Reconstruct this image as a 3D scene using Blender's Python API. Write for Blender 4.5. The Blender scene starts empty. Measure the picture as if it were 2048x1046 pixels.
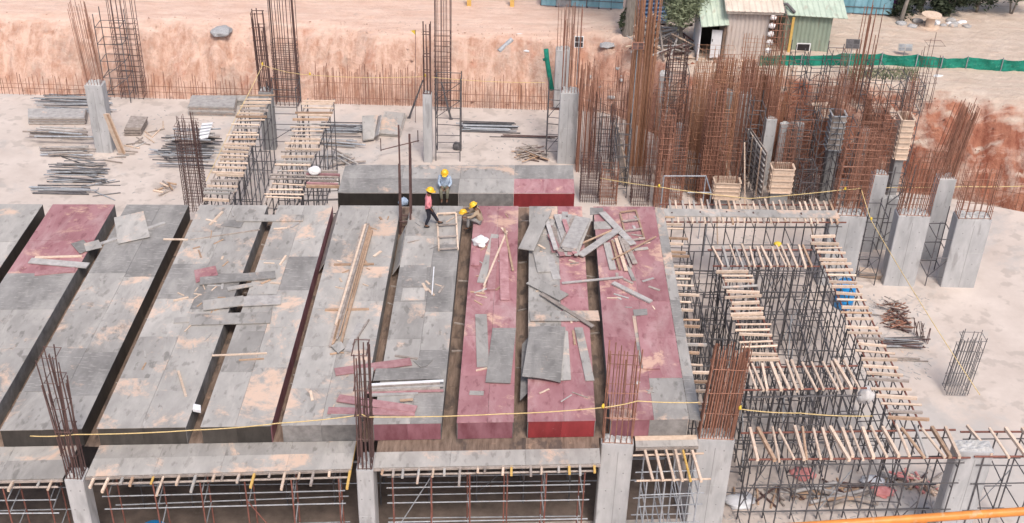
import bpy, bmesh, math, random
from mathutils import Vector, Matrix, noise
random.seed(7)
S = bpy.context.scene
COL = S.collection
# ------------------------------------------------------------------ camera
F, CX, CY, H = 2465.0, 1024.0, 523.0, 30.5
UP = Vector((116, 3877, 2465)).normalized()
DV = Vector((46, 1566, -2465)); DV = (DV - UP * DV.dot(UP)).normalized()
XV = DV.cross(UP)
RM = Matrix((XV, DV, UP))                      # camera -> world
cam_d = bpy.data.cameras.new('camera'); cam = bpy.data.objects.new('camera', cam_d); COL.objects.link(cam)
cam_d.sensor_width = 36; cam_d.lens = 36 * F / 2048; cam_d.clip_end = 2000; cam_d.clip_start = .1
cam.matrix_world = Matrix.Translation((0, 0, H)) @ RM.to_4x4()
S.camera = cam
# ------------------------------------------------------------------ light
SUN_EL, SUN_AZ = math.radians(56), math.radians(163)    # azimuth clockwise from +Y
w = bpy.data.worlds.new('World'); S.world = w; w.use_nodes = True
nt = w.node_tree; nt.nodes.clear()
sky = nt.nodes.new('ShaderNodeTexSky'); sky.sky_type = 'NISHITA'; sky.sun_disc = False
sky.sun_elevation = SUN_EL; sky.sun_rotation = SUN_AZ; sky.dust_density = 5; sky.ozone_density = 1; sky.air_density = 1
bg = nt.nodes.new('ShaderNodeBackground'); bg.inputs[1].default_value = .125
out = nt.nodes.new('ShaderNodeOutputWorld')
nt.links.new(sky.outputs[0], bg.inputs[0]); nt.links.new(bg.outputs[0], out.inputs[0])
sl = bpy.data.lights.new('sun', 'SUN'); sl.energy = 1.5; sl.angle = math.radians(13); sl.color = (1, .93, .86)
so = bpy.data.objects.new('sun', sl); COL.objects.link(so)
sd = Vector((math.sin(SUN_AZ) * math.cos(SUN_EL), math.cos(SUN_AZ) * math.cos(SUN_EL), math.sin(SUN_EL)))
so.rotation_euler = sd.to_track_quat('Z', 'Y').to_euler(); so.location = (0, -20, 60)
S.view_settings.view_transform = 'Standard'; S.view_settings.look = 'None'
S.view_settings.exposure = .42; S.view_settings.gamma = 1
try:
    S.cycles.use_adaptive_sampling = True; S.cycles.max_bounces = 6
except Exception: pass

# ------------------------------------------------------------------ pixel -> place
def ray(px, py): return RM @ Vector((px - CX, CY - py, -F))
def P(px, py, z):
    r = ray(px, py); return Vector((0, 0, H)) + r * ((z - H) / r.z)
def Dp(px, py, Y):
    r = ray(px, py); return Vector((0, 0, H)) + r * (Y / r.y)
def zat(px, py, Y): return Dp(px, py, Y).z
def mpp(p):                                     # metres per photo pixel at a place
    c = RM.transposed() @ (Vector(p) - Vector((0, 0, H))); return -c.z / F
V = Vector
def rnd(a, b): return random.uniform(a, b)

# ------------------------------------------------------------------ materials
MATS = {}
def M(name, c1, c2, scale=3., stretch=(1, 1, 1), rough=.85, dust=None, dthr=.55, dscale=.5, rv=.15, bump=.15, metal=0., c3=None, fine=None, smear=None):
    m = bpy.data.materials.new(name); m.use_nodes = True; n = m.node_tree; N = n.nodes; L = n.links; N.clear()
    o = N.new('ShaderNodeOutputMaterial'); b = N.new('ShaderNodeBsdfPrincipled'); L.new(b.outputs[0], o.inputs[0])
    b.inputs['Roughness'].default_value = rough; b.inputs['Metallic'].default_value = metal
    g = N.new('ShaderNodeNewGeometry'); mp = N.new('ShaderNodeMapping'); mp.inputs['Scale'].default_value = stretch
    oi = N.new('ShaderNodeObjectInfo')
    ad = N.new('ShaderNodeVectorMath'); ad.operation = 'MULTIPLY_ADD'
    L.new(oi.outputs['Random'], ad.inputs[0]); ad.inputs[1].default_value = (37, 53, 71); L.new(g.outputs['Position'], ad.inputs[2])
    if rv > 0: L.new(ad.outputs[0], mp.inputs[0])
    else: L.new(g.outputs['Position'], mp.inputs[0])
    t = N.new('ShaderNodeTexNoise'); t.inputs['Scale'].default_value = scale; t.inputs['Detail'].default_value = 8; t.inputs['Roughness'].default_value = .65
    L.new(mp.outputs[0], t.inputs['Vector'])
    r = N.new('ShaderNodeValToRGB'); r.color_ramp.elements[0].position = .3; r.color_ramp.elements[1].position = .7
    r.color_ramp.elements[0].color = (*c1, 1); r.color_ramp.elements[1].color = (*c2, 1)
    if c3: e = r.color_ramp.elements.new(.5); e.color = (*c3, 1)
    L.new(t.outputs[0], r.inputs[0]); c = r.outputs[0]
    if fine:
        t3 = N.new('ShaderNodeTexNoise'); t3.inputs['Scale'].default_value = fine[0]; t3.inputs['Detail'].default_value = 5
        m3 = N.new('ShaderNodeMapping'); m3.inputs['Scale'].default_value = fine[3] if len(fine) > 3 else (1, 1, 1); L.new(ad.outputs[0], m3.inputs[0]); L.new(m3.outputs[0], t3.inputs['Vector'])
        r3 = N.new('ShaderNodeValToRGB'); r3.color_ramp.elements[0].position = fine[1]; r3.color_ramp.elements[1].position = fine[1] + .08
        L.new(t3.outputs[0], r3.inputs[0]); x3 = N.new('ShaderNodeMix'); x3.data_type = 'RGBA'
        mu = N.new('ShaderNodeMath'); mu.operation = 'MULTIPLY'; mu.inputs[1].default_value = fine[4] if len(fine) > 4 else .6; L.new(r3.outputs[0], mu.inputs[0])
        L.new(mu.outputs[0], x3.inputs[0]); L.new(c, x3.inputs[6]); x3.inputs[7].default_value = (*fine[2], 1); c = x3.outputs[2]
    if smear:                                   # foot-worn film: long pale scuffs along the strips
        ms = N.new('ShaderNodeMapping'); ms.inputs['Scale'].default_value = (.85, .3, 1); L.new(g.outputs['Position'], ms.inputs[0])
        ts = N.new('ShaderNodeTexNoise'); ts.inputs['Scale'].default_value = 1.3; ts.inputs['Detail'].default_value = 7; ts.inputs['Roughness'].default_value = .7; ts.inputs['Distortion'].default_value = .6; L.new(ms.outputs[0], ts.inputs['Vector'])
        rs = N.new('ShaderNodeValToRGB'); rs.color_ramp.elements[0].position = .5; rs.color_ramp.elements[1].position = .72; L.new(ts.outputs[0], rs.inputs[0])
        us = N.new('ShaderNodeMath'); us.operation = 'MULTIPLY'; us.inputs[1].default_value = .6; L.new(rs.outputs[0], us.inputs[0])
        xs = N.new('ShaderNodeMix'); xs.data_type = 'RGBA'; L.new(us.outputs[0], xs.inputs[0]); L.new(c, xs.inputs[6]); xs.inputs[7].default_value = (*smear, 1); c = xs.outputs[2]
    if dust:
        t2 = N.new('ShaderNodeTexNoise'); t2.inputs['Scale'].default_value = dscale; t2.inputs['Detail'].default_value = 10; t2.inputs['Roughness'].default_value = .74; t2.inputs['Distortion'].default_value = .4
        L.new(g.outputs['Position'], t2.inputs['Vector'])
        r2 = N.new('ShaderNodeValToRGB'); r2.color_ramp.elements[0].position = dthr; r2.color_ramp.elements[1].position = dthr + .075
        L.new(t2.outputs[0], r2.inputs[0]); mx = N.new('ShaderNodeMix'); mx.data_type = 'RGBA'
        md = N.new('ShaderNodeMath'); md.operation = 'MULTIPLY'; md.inputs[1].default_value = .75; L.new(r2.outputs[0], md.inputs[0])
        L.new(md.outputs[0], mx.inputs[0]); L.new(c, mx.inputs[6]); mx.inputs[7].default_value = (*dust, 1); c = mx.outputs[2]
    if rv > 0:
        mr = N.new('ShaderNodeMapRange'); mr.inputs[3].default_value = 1 - rv; mr.inputs[4].default_value = 1 + rv; L.new(oi.outputs['Random'], mr.inputs[0])
        vm = N.new('ShaderNodeVectorMath'); vm.operation = 'SCALE'; L.new(c, vm.inputs[0]); L.new(mr.outputs[0], vm.inputs['Scale']); c = vm.outputs[0]
    L.new(c, b.inputs['Base Color'])
    if bump:
        bp = N.new('ShaderNodeBump'); bp.inputs['Strength'].default_value = bump; bp.inputs['Distance'].default_value = .05
        L.new(t.outputs[0], bp.inputs['Height']); L.new(bp.outputs[0], b.inputs['Normal'])
    MATS[name] = m; return m
DUST = (.70, .50, .38)
M('ply_grey', (.26, .247, .234), (.41, .392, .373), 1.1, (1, .45, 1), .75, DUST, .535, .42, .08, .08, fine=(3.2, .57, (.165, .155, .143), (1.3, .6, 1), .65), smear=(.57, .537, .503))
M('ply_dark', (.175, .167, .16), (.31, .298, .287), 1.6, (1, .5, 1), .7, DUST, .6, .42, .1, .08, fine=(6, .58, (.45, .43, .405), (.5, 2.5, 1), .5), smear=(.44, .42, .395))
M('ply_pale', (.315, .301, .286), (.455, .435, .412), 1.4, (1, .5, 1), .8, DUST, .53, .45, .08, .08, fine=(3.4, .58, (.21, .2, .185), (1.3, .6, 1), .55), smear=(.59, .553, .517))
M('ply_red', (.285, .118, .132), (.44, .235, .25), 1.2, (1, .5, 1), .7, (.68, .46, .35), .55, .5, .1, .06, fine=(3.2, .58, (.21, .075, .085), (1.3, .6, 1), .6), smear=(.56, .41, .405))
M('ply_red_clean', (.16, .018, .022), (.27, .035, .04), 2.5, (1, 1, .4), .5, rv=.15, bump=.05, fine=(3, .68, (.36, .2, .2)))
M('ply_maroon', (.15, .045, .06), (.30, .14, .17), 2.5, (1, 1, .4), .5, rv=.1, bump=.05)
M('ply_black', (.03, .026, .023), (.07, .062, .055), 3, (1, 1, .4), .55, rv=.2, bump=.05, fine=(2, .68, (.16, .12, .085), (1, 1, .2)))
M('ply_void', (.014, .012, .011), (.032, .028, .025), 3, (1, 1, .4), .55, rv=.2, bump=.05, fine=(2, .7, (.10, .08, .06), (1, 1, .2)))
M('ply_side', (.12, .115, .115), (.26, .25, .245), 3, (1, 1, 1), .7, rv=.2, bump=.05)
M('soffit_wood', (.115, .078, .058), (.28, .205, .16), 3, (3, .5, 1), .85, rv=.15, bump=.2, dust=(.4, .27, .19), dthr=.6, dscale=1, fine=(2.5, .55, (.07, .055, .05), (1, .5, 1), .7))
M('wood_pale', (.55, .41, .31), (.74, .60, .49), 6, (1, 1, 1), .8, rv=.18, bump=.1)
M('wood_orange', (.33, .215, .145), (.53, .37, .26), 6, (1, 1, 1), .8, rv=.22, bump=.1)
M('wood_old', (.22, .185, .165), (.44, .385, .35), 5, (1, 1, 1), .9, rv=.22, bump=.2)
M('wood_grey', (.30, .285, .28), (.50, .48, .465), 4, (1, 1, 1), .85, rv=.15, bump=.15, dust=DUST, dthr=.6, dscale=1.2)
M('plank_red', (.30, .14, .15), (.47, .275, .285), 4, (1, 1, 1), .8, rv=.15, bump=.1)
M('concrete', (.33, .335, .345), (.52, .52, .53), 1.8, (1, 1, .3), .8, rv=.06, bump=.12, fine=(3, .6, (.255, .25, .25), (1, 1, .22), .6))
M('concrete_rough', (.34, .34, .34), (.56, .56, .56), 9, (1, 1, 1), .95, rv=.05, bump=.6)
M('concrete_dark', (.19, .19, .195), (.31, .31, .31), 2, (1, 1, .4), .8, rv=.06, bump=.1)
M('floor', (.49, .42, .375), (.64, .565, .515), .45, (1, 1, 1), .9, (.46, .44, .425), .52, .09, 0, .2, fine=(1.6, .56, (.39, .34, .305), (1, 1, 1), .55))
M('steel_dark', (.042, .041, .048), (.14, .132, .138), 5, (1, 1, 1), .55, rv=.35, bump=0)
M('steel_grey', (.22, .24, .27), (.42, .44, .47), 5, (1, 1, 1), .5, rv=.2, bump=0, fine=(9, .62, (.25, .12, .07)))
M('steel_redox', (.13, .045, .035), (.25, .10, .075), 6, (1, 1, 1), .7, rv=.2, bump=0)
M('rebar_rust', (.17, .072, .047), (.36, .185, .13), 7, (1, 1, .5), .85, rv=.35, bump=0)
M('rebar_orange', (.25, .115, .065), (.44, .24, .15), 7, (1, 1, .5), .85, rv=.3, bump=0)
M('shade_brown', (.10, .08, .068), (.24, .185, .155), 1.2, rough=.95, rv=0, bump=.5, fine=(6, .6, (.2, .16, .13)))  # mottled dark brown that paints the shade below the deck
M('rebar_dark', (.06, .035, .035), (.15, .085, .075), 7, (1, 1, .5), .8, rv=.25, bump=0)
M('rebar_grey', (.10, .10, .11), (.23, .22, .22), 7, (1, 1, .5), .8, rv=.2, bump=0)
M('rope', (.55, .40, .17), (.74, .58, .30), 12, rough=.8, rv=0, bump=0)
M('yellow_cloth', (.62, .42, .04), (.8, .6, .08), 9, rough=.8, rv=0, bump=.1)
M('helmet', (.80, .47, .02), (.86, .53, .04), 6, rough=.35, rv=0, bump=0)
M('green_net', (.0, .13, .09), (.015, .27, .19), 3, rough=.85, rv=0, bump=.3, fine=(8, .6, (.10, .30, .24)))
M('cream_sheet', (.50, .43, .39), (.64, .57, .53), 1.5, (1, 1, .4), .6, rv=.04, bump=.1, fine=(4, .62, (.33, .22, .16), (2, 2, .25), .5))
M('roof_cream', (.56, .48, .40), (.74, .65, .56), 1.2, rough=.6, rv=0, bump=.1, fine=(3, .62, (.42, .3, .22), (1, .4, 1), .5))
M('roof_green', (.38, .47, .385), (.56, .64, .54), 1.2, rough=.6, rv=.04, bump=.1, fine=(3, .62, (.34, .3, .24), (1, .4, 1), .5))
M('wall_green', (.21, .265, .215), (.33, .39, .315), 1.5, (1, 1, .4), .6, rv=0, bump=.1, fine=(4, .62, (.25, .2, .15), (2, 2, .25), .5))
M('fence_blue', (.13, .30, .38), (.24, .43, .52), .9, (1, 1, .6), .6, rv=.12, bump=.05)
M('sheet_navy', (.025, .07, .16), (.06, .14, .28), 2, rough=.5, rv=0, bump=.05)
M('white_sheet', (.66, .67, .70), (.8, .81, .84), 4, rough=.6, rv=.05, bump=.1)
M('white_cloth', (.75, .73, .73), (.85, .84, .84), 9, rough=.9, rv=0, bump=.4)
M('dark_void', (.012, .011, .011), (.03, .028, .027), 4, rough=.8, rv=0, bump=0)
M('panel_glass', (.012, .011, .016), (.03, .028, .035), 4, rough=.3, rv=.1, bump=0)
M('yellow_paint', (.58, .36, .09), (.72, .48, .16), 5, rough=.5, rv=0, bump=0)
M('orange_paint', (.62, .20, .035), (.80, .30, .06), 14, rough=.45, rv=0, bump=.05, fine=(22, .6, (.60, .38, .22)))
M('blue_plastic', (.0, .19, .52), (.01, .27, .64), 4, rough=.35, rv=0, bump=0)
M('leaf', (.11, .14, .075), (.27, .30, .19), 2.2, rough=.7, rv=.1, bump=0)
M('leaf_dark', (.016, .028, .014), (.06, .075, .04), 1.6, rough=.7, rv=.15, bump=0)
M('leaf_purple', (.22, .05, .22), (.34, .10, .34), 2, rough=.7, rv=0, bump=0)
M('bark', (.15, .13, .115), (.32, .29, .26), 5, (2, 2, .4), .9, rv=.1, bump=.4)
M('gravel', (.27, .275, .29), (.52, .52, .53), 14, rough=.95, rv=0, bump=.8)
M('skin', (.13, .06, .035), (.17, .085, .05), 8, rough=.6, rv=0, bump=0)
M('hair', (.01, .008, .007), (.02, .017, .015), 20, rough=.6, rv=0, bump=0)
M('shirt_pink', (.72, .23, .27), (.84, .33, .37), 9, rough=.9, rv=0, bump=.3)
M('shirt_blue', (.32, .41, .54), (.45, .54, .66), 9, rough=.9, rv=0, bump=.3)
M('shirt_khaki', (.34, .26, .18), (.46, .36, .26), 9, rough=.9, rv=0, bump=.3)
M('cloth_navy', (.01, .01, .018), (.025, .025, .04), 9, rough=.9, rv=0, bump=.3)
M('cloth_olive', (.13, .125, .09), (.2, .19, .14), 9, rough=.9, rv=0, bump=.3)
M('cloth_grey', (.2, .2, .2), (.32, .31, .3), 9, rough=.9, rv=0, bump=.3)
M('cloth_orange', (.7, .25, .1), (.8, .32, .15), 9, rough=.9, rv=0, bump=.2)
M('shoe', (.012, .011, .011), (.03, .028, .026), 9, rough=.6, rv=0, bump=0)
M('sack_pink', (.6, .2, .2), (.75, .35, .33), 5, rough=.8, rv=.1, bump=.2)

def soil():
    m = bpy.data.materials.new('soil'); m.use_nodes = True; n = m.node_tree; N = n.nodes; L = n.links; N.clear()
    o = N.new('ShaderNodeOutputMaterial'); b = N.new('ShaderNodeBsdfPrincipled'); L.new(b.outputs[0], o.inputs[0]); b.inputs['Roughness'].default_value = .95
    g = N.new('ShaderNodeNewGeometry')
    def nz(scale, st=(1, 1, 1), det=8):
        mp = N.new('ShaderNodeMapping'); mp.inputs['Scale'].default_value = st; L.new(g.outputs['Position'], mp.inputs[0])
        t = N.new('ShaderNodeTexNoise'); t.inputs['Scale'].default_value = scale; t.inputs['Detail'].default_value = det; t.inputs['Roughness'].default_value = .66; L.new(mp.outputs[0], t.inputs['Vector']); return t.outputs[0]
    def ramp(f, p0, c0, p1, c1):
        r = N.new('ShaderNodeValToRGB'); r.color_ramp.elements[0].position = p0; r.color_ramp.elements[1].position = p1
        r.color_ramp.elements[0].color = (*c0, 1); r.color_ramp.elements[1].color = (*c1, 1); L.new(f, r.inputs[0]); return r.outputs[0]
    def mix(f, a, c):
        x = N.new('ShaderNodeMix'); x.data_type = 'RGBA'; L.new(f, x.inputs[0]); L.new(a, x.inputs[6]); L.new(c, x.inputs[7]); return x.outputs[2]
    sep = N.new('ShaderNodeSeparateXYZ'); L.new(g.outputs['Position'], sep.inputs[0])
    big = nz(.35); med = nz(1.6, (.35, 1.2, 1)); streak = nz(2.2, (1, .5, .25))
    flat_l = ramp(med, .3, (.66, .43, .33), .66, (.80, .60, .50))
    flat_r = ramp(med, .3, (.50, .39, .31), .66, (.66, .555, .47))
    bank_l = ramp(streak, .34, (.44, .24, .165), .6, (.68, .475, .385))
    bank_r = ramp(streak, .34, (.20, .058, .034), .7, (.46, .21, .135))
    # east-west change of soil, with a wavy border
    ma = N.new('ShaderNodeMath'); ma.operation = 'MULTIPLY_ADD'; L.new(big, ma.inputs[0]); ma.inputs[1].default_value = 10; L.new(sep.outputs[0], ma.inputs[2])
    mr = N.new('ShaderNodeMapRange'); mr.inputs[1].default_value = 7; mr.inputs[2].default_value = 15; L.new(ma.outputs[0], mr.inputs[0])
    flat = mix(mr.outputs[0], flat_l, flat_r); bank = mix(mr.outputs[0], bank_l, bank_r)
    sn = N.new('ShaderNodeSeparateXYZ'); L.new(g.outputs['Normal'], sn.inputs[0])
    mb = N.new('ShaderNodeMath'); mb.operation = 'MULTIPLY_ADD'; L.new(nz(1.1), mb.inputs[0]); mb.inputs[1].default_value = .25; L.new(sn.outputs[2], mb.inputs[2])
    sr = N.new('ShaderNodeMapRange'); sr.inputs[1].default_value = 1.09; sr.inputs[2].default_value = .93; L.new(mb.outputs[0], sr.inputs[0])
    pt = ramp(nz(.5, (1, .5, .7)), .5, (0, 0, 0), .6, (.85, .85, .85)); bank = mix(pt, bank, ramp(nz(2.4), .3, (.33, .19, .14), .7, (.56, .45, .385)))
    pt2 = ramp(nz(.42, (1, .4, .6)), .56, (0, 0, 0), .66, (.8, .8, .8)); bank = mix(pt2, bank, ramp(nz(3), .3, (.42, .17, .105), .7, (.56, .29, .2)))
    c = mix(sr.outputs[0], flat, bank)
    tr = ramp(nz(1.3, (.12, 2.2, 1)), .52, (0, 0, 0), .66, (.6, .6, .6)); c = mix(tr, c, ramp(nz(2), .3, (.54, .37, .285), .7, (.66, .50, .42)))
    sp = ramp(nz(.9), .62, (0, 0, 0), .74, (.55, .55, .55)); gr = ramp(nz(5), .3, (.30, .24, .2), .7, (.5, .42, .37)); c = mix(sp, c, gr)
    L.new(c, b.inputs['Base Color'])
    bp = N.new('ShaderNodeBump'); bp.inputs['Strength'].default_value = .8; bp.inputs['Distance'].default_value = .2; L.new(nz(4), bp.inputs['Height']); L.new(bp.outputs[0], b.inputs['Normal'])
    MATS['soil'] = m
soil()

# ------------------------------------------------------------------ builders
def tag(o, label=None, cat=None, group=None, kind=None):
    if label: o['label'] = label
    if cat: o['category'] = cat
    if group: o['group'] = group
    if kind: o['kind'] = kind
    return o
def thing(name, label, cat, loc, group=None):
    o = bpy.data.objects.new(name, None); o.empty_display_size = .2; o.location = loc; COL.objects.link(o)
    return tag(o, label, cat, group)
def link(name, me, parent=None):
    o = bpy.data.objects.new(name, me); COL.objects.link(o)
    if parent: o.parent = parent
    return o
UNIT = {}
def unit(kind, mat):
    k = (kind, mat)
    if k in UNIT: return UNIT[k]
    bm = bmesh.new()
    if kind == 'cyl' or kind == 'bar':
        n = 8 if kind == 'cyl' else 5
        bmesh.ops.create_cone(bm, cap_ends=True, segments=n, radius1=1, radius2=1, depth=1, matrix=Matrix.Translation((0, 0, .5)))
        if kind == 'cyl':
            for f in bm.faces:
                if len(f.verts) == 4: f.smooth = True
    else:
        bmesh.ops.create_cube(bm, size=1)
    me = bpy.data.meshes.new(kind); bm.to_mesh(me); bm.free(); me.materials.append(MATS[mat]); UNIT[k] = me; return me
def base(parent):
    v = V((0, 0, 0))
    while parent: v = v + parent.location; parent = parent.parent
    return v
def rod(name, a, b, r, mat, parent=None, kind='bar'):
    a = V(a); b = V(b); d = b - a; o = link(name, unit(kind, mat), parent)
    o.location = a - base(parent); o.rotation_euler = d.to_track_quat('Z', 'Y').to_euler(); o.scale = (r, r, d.length); return o
def slab(name, a, b, w, t, mat, parent=None, roll=0.):
    """board from a to b (centre line of its underside), width w, thickness t"""
    a = V(a); b = V(b); d = (b - a); L = d.length; x = d.normalized(); y = V((0, 0, 1)).cross(x).normalized(); z = x.cross(y)
    if roll: q = Matrix.Rotation(roll, 3, x); y = q @ y; z = q @ z
    o = link(name, unit('box', mat), parent); R = Matrix((x, y, z)).transposed()
    o.location = (a + b) / 2 + z * t / 2 - base(parent); o.rotation_euler = R.to_euler(); o.scale = (L, w, t); return o
def meshobj(name, verts, faces, mat, parent=None, smooth=False, mats=None):
    me = bpy.data.meshes.new(name); off = base(parent)
    me.from_pydata([tuple(V(v) - off) for v in verts], [], faces)
    for mm in (mats or [mat]): me.materials.append(MATS[mm])
    if smooth: me.polygons.foreach_set('use_smooth', [True] * len(me.polygons))
    me.update(); return link(name, me, parent)
def prism(name, quad, t, mat, parent=None, warp=0.):
    """sheet: four (or more) corners of the underside, thickness t upward (along the quad's normal)"""
    q = [V(p) for p in quad]; n = len(q)
    nrm = (q[1] - q[0]).cross(q[2] - q[0]).normalized()
    if nrm.z < -.01 or (abs(nrm.z) <= .01 and nrm.y > 0): q.reverse(); nrm = -nrm
    top = [p + nrm * t for p in q]
    fs = [tuple(range(n - 1, -1, -1)), tuple(range(n, 2 * n))] + [(i, (i + 1) % n, n + (i + 1) % n, n + i) for i in range(n)]
    return meshobj(name, q + top, fs, mat, parent)
def curved_sheet(name, quad, t, mat, parent, lift, n=8):
    """a sheet whose far or near end curls: lift(u,v) gives extra height"""
    q = [V(p) for p in quad]; vs = []; fs = []
    for k in range(2):
        for i in range(n + 1):
            for j in range(n + 1):
                u = i / n; v = j / n
                p = (q[0] * (1 - u) + q[1] * u) * (1 - v) + (q[3] * (1 - u) + q[2] * u) * v
                vs.append(p + V((0, 0, lift(u, v) + (t if k == 0 else 0))))
    m = (n + 1) ** 2; ix = lambda i, j: i * (n + 1) + j
    for i in range(n):
        for j in range(n):
            a, b, c, d = ix(i, j), ix(i + 1, j), ix(i + 1, j + 1), ix(i, j + 1)
            fs += [(a, b, c, d), (m + d, m + c, m + b, m + a)]
    for i in range(n):
        for (a, b) in ((ix(i, 0), ix(i + 1, 0)), (ix(i + 1, n), ix(i, n)), (ix(0, i + 1), ix(0, i)), (ix(n, i), ix(n, i + 1))): fs.append((b, a, m + a, m + b))
    return meshobj(name, vs, fs, mat, parent)
def tube(name, pts, r, mat, parent=None, n=6):
    pts = [V(p) for p in pts]; vs = []; fs = []
    for i, p in enumerate(pts):
        d = (pts[min(i + 1, len(pts) - 1)] - pts[max(i - 1, 0)]).normalized()
        x = d.cross(V((0, 0, 1)));
        if x.length < .05: x = d.cross(V((1, 0, 0)))
        x.normalize(); y = d.cross(x)
        for k in range(n):
            a = 2 * math.pi * k / n; vs.append(p + (x * math.cos(a) + y * math.sin(a)) * r)
    for i in range(len(pts) - 1):
        for k in range(n): fs.append((i * n + k, i * n + (k + 1) % n, (i + 1) * n + (k + 1) % n, (i + 1) * n + k))
    fs += [tuple(range(n - 1, -1, -1)), tuple((len(pts) - 1) * n + k for k in range(n))]
    return meshobj(name, vs, fs, mat, parent, True)

# ------------------------------------------------------------------ THE SETTING
def sstep(a, b, x):
    t = min(1, max(0, (x - a) / (b - a))); return t * t * (3 - 2 * t)
def pit_edge(x):       # foot of the bank
    return 64.9 - 5.2 * sstep(4.5, 10.5, x) - 3.6 * sstep(11, 21, x) - 2.6 * sstep(20, 30, x)
def ground_z(x, y):
    if y < 40: return -.4
    top = 3.0 + .7 * sstep(4, 16, x)
    n1 = noise.noise(V((x * .35, y * .2, 3.1))); wid = 3.1 + 1.9 * sstep(8, 22, x) + 1.7 * (1 - sstep(-14, -7, x)) + 1.1 * n1 + 1.2 * noise.noise(V((x * .13, 5.5, 0))); n2 = noise.noise(V((x * 1.1, y * .9, 7.7))); n3 = noise.noise(V((x * 2.7, y * 2.2, 1.7)))
    e = pit_edge(x) + .15 + abs(n1) * .5 + n2 * .2
    tt_ = min(1, max(0, (y - e) / max(1.8, wid))); k = 1 - (1 - tt_) ** 2.1; k2 = k * (1 - k) * 4
    n4 = noise.noise(V((x * .9, 2.2, y * .12))); n5 = abs(noise.noise(V((x * 2.1, y * .5, 9.3))))
    z = -.4 + (top + .4) * k + k2 * (n2 * .6 + n3 * .4 + n4 * .7 - n5 * .7) + k * (n1 * .1 + n3 * .06 + .05 * noise.noise(V((x * 6, y * 6, 2))))
    z += 1.3 * math.exp(-((x + 6.5) / 5.5) ** 2 - ((y - 77.5) / 1.6) ** 2) + .9 * math.exp(-((x + 15) / 6) ** 2 - ((y - 78) / 2) ** 2)
    return z
def build_ground():
    xs = [-900, -400, -180, -90, -60, -48] + [-40 + .25 * i for i in range(0, 321)] + [46, 60, 90, 180, 400, 900]
    ys = [-500, -150, -40, 0, 20, 40, 46] + [50 + .2 * i for i in range(0, 151)] + [83, 88, 100, 130, 200, 400, 900]
    vs = [(x, y, ground_z(x, y)) for y in ys for x in xs]; n = len(xs)
    fs = [(j * n + i, j * n + i + 1, (j + 1) * n + i + 1, (j + 1) * n + i) for j in range(len(ys) - 1) for i in range(n - 1)]
    tag(meshobj('ground', vs, fs, 'soil', smooth=True), kind='structure')
build_ground()
# concrete floor of the pit (butts round as one polygon slab)
def build_floor():
    far = []
    for i in range(0, 61):
        x = -60 + 1.6 * i; far.append((x, min(64.3, pit_edge(x) - .5)))
    ring = [(-60, 18)] + far + [(36, 18)]
    n = len(ring); top = [(x, y, 0) for x, y in ring]; bot = [(x, y, -.35) for x, y in ring]
    fs = [tuple(range(n - 1, -1, -1)), tuple(range(n, 2 * n))] + [(i, (i + 1) % n, n + (i + 1) % n, n + i) for i in range(n)]
    tag(meshobj('floor_slab', top + bot, fs, 'floor'), kind='structure')
build_floor()
tag(prism('under_deck_shade', [(-24, 29.3, .0), (6.2, 31.6, .0), (6.2, 44.2, .0), (-24, 43.2, .0)], .02, 'shade_brown'), kind='structure')  # dark sheet added over the floor slab as painted shade under the deck
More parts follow.
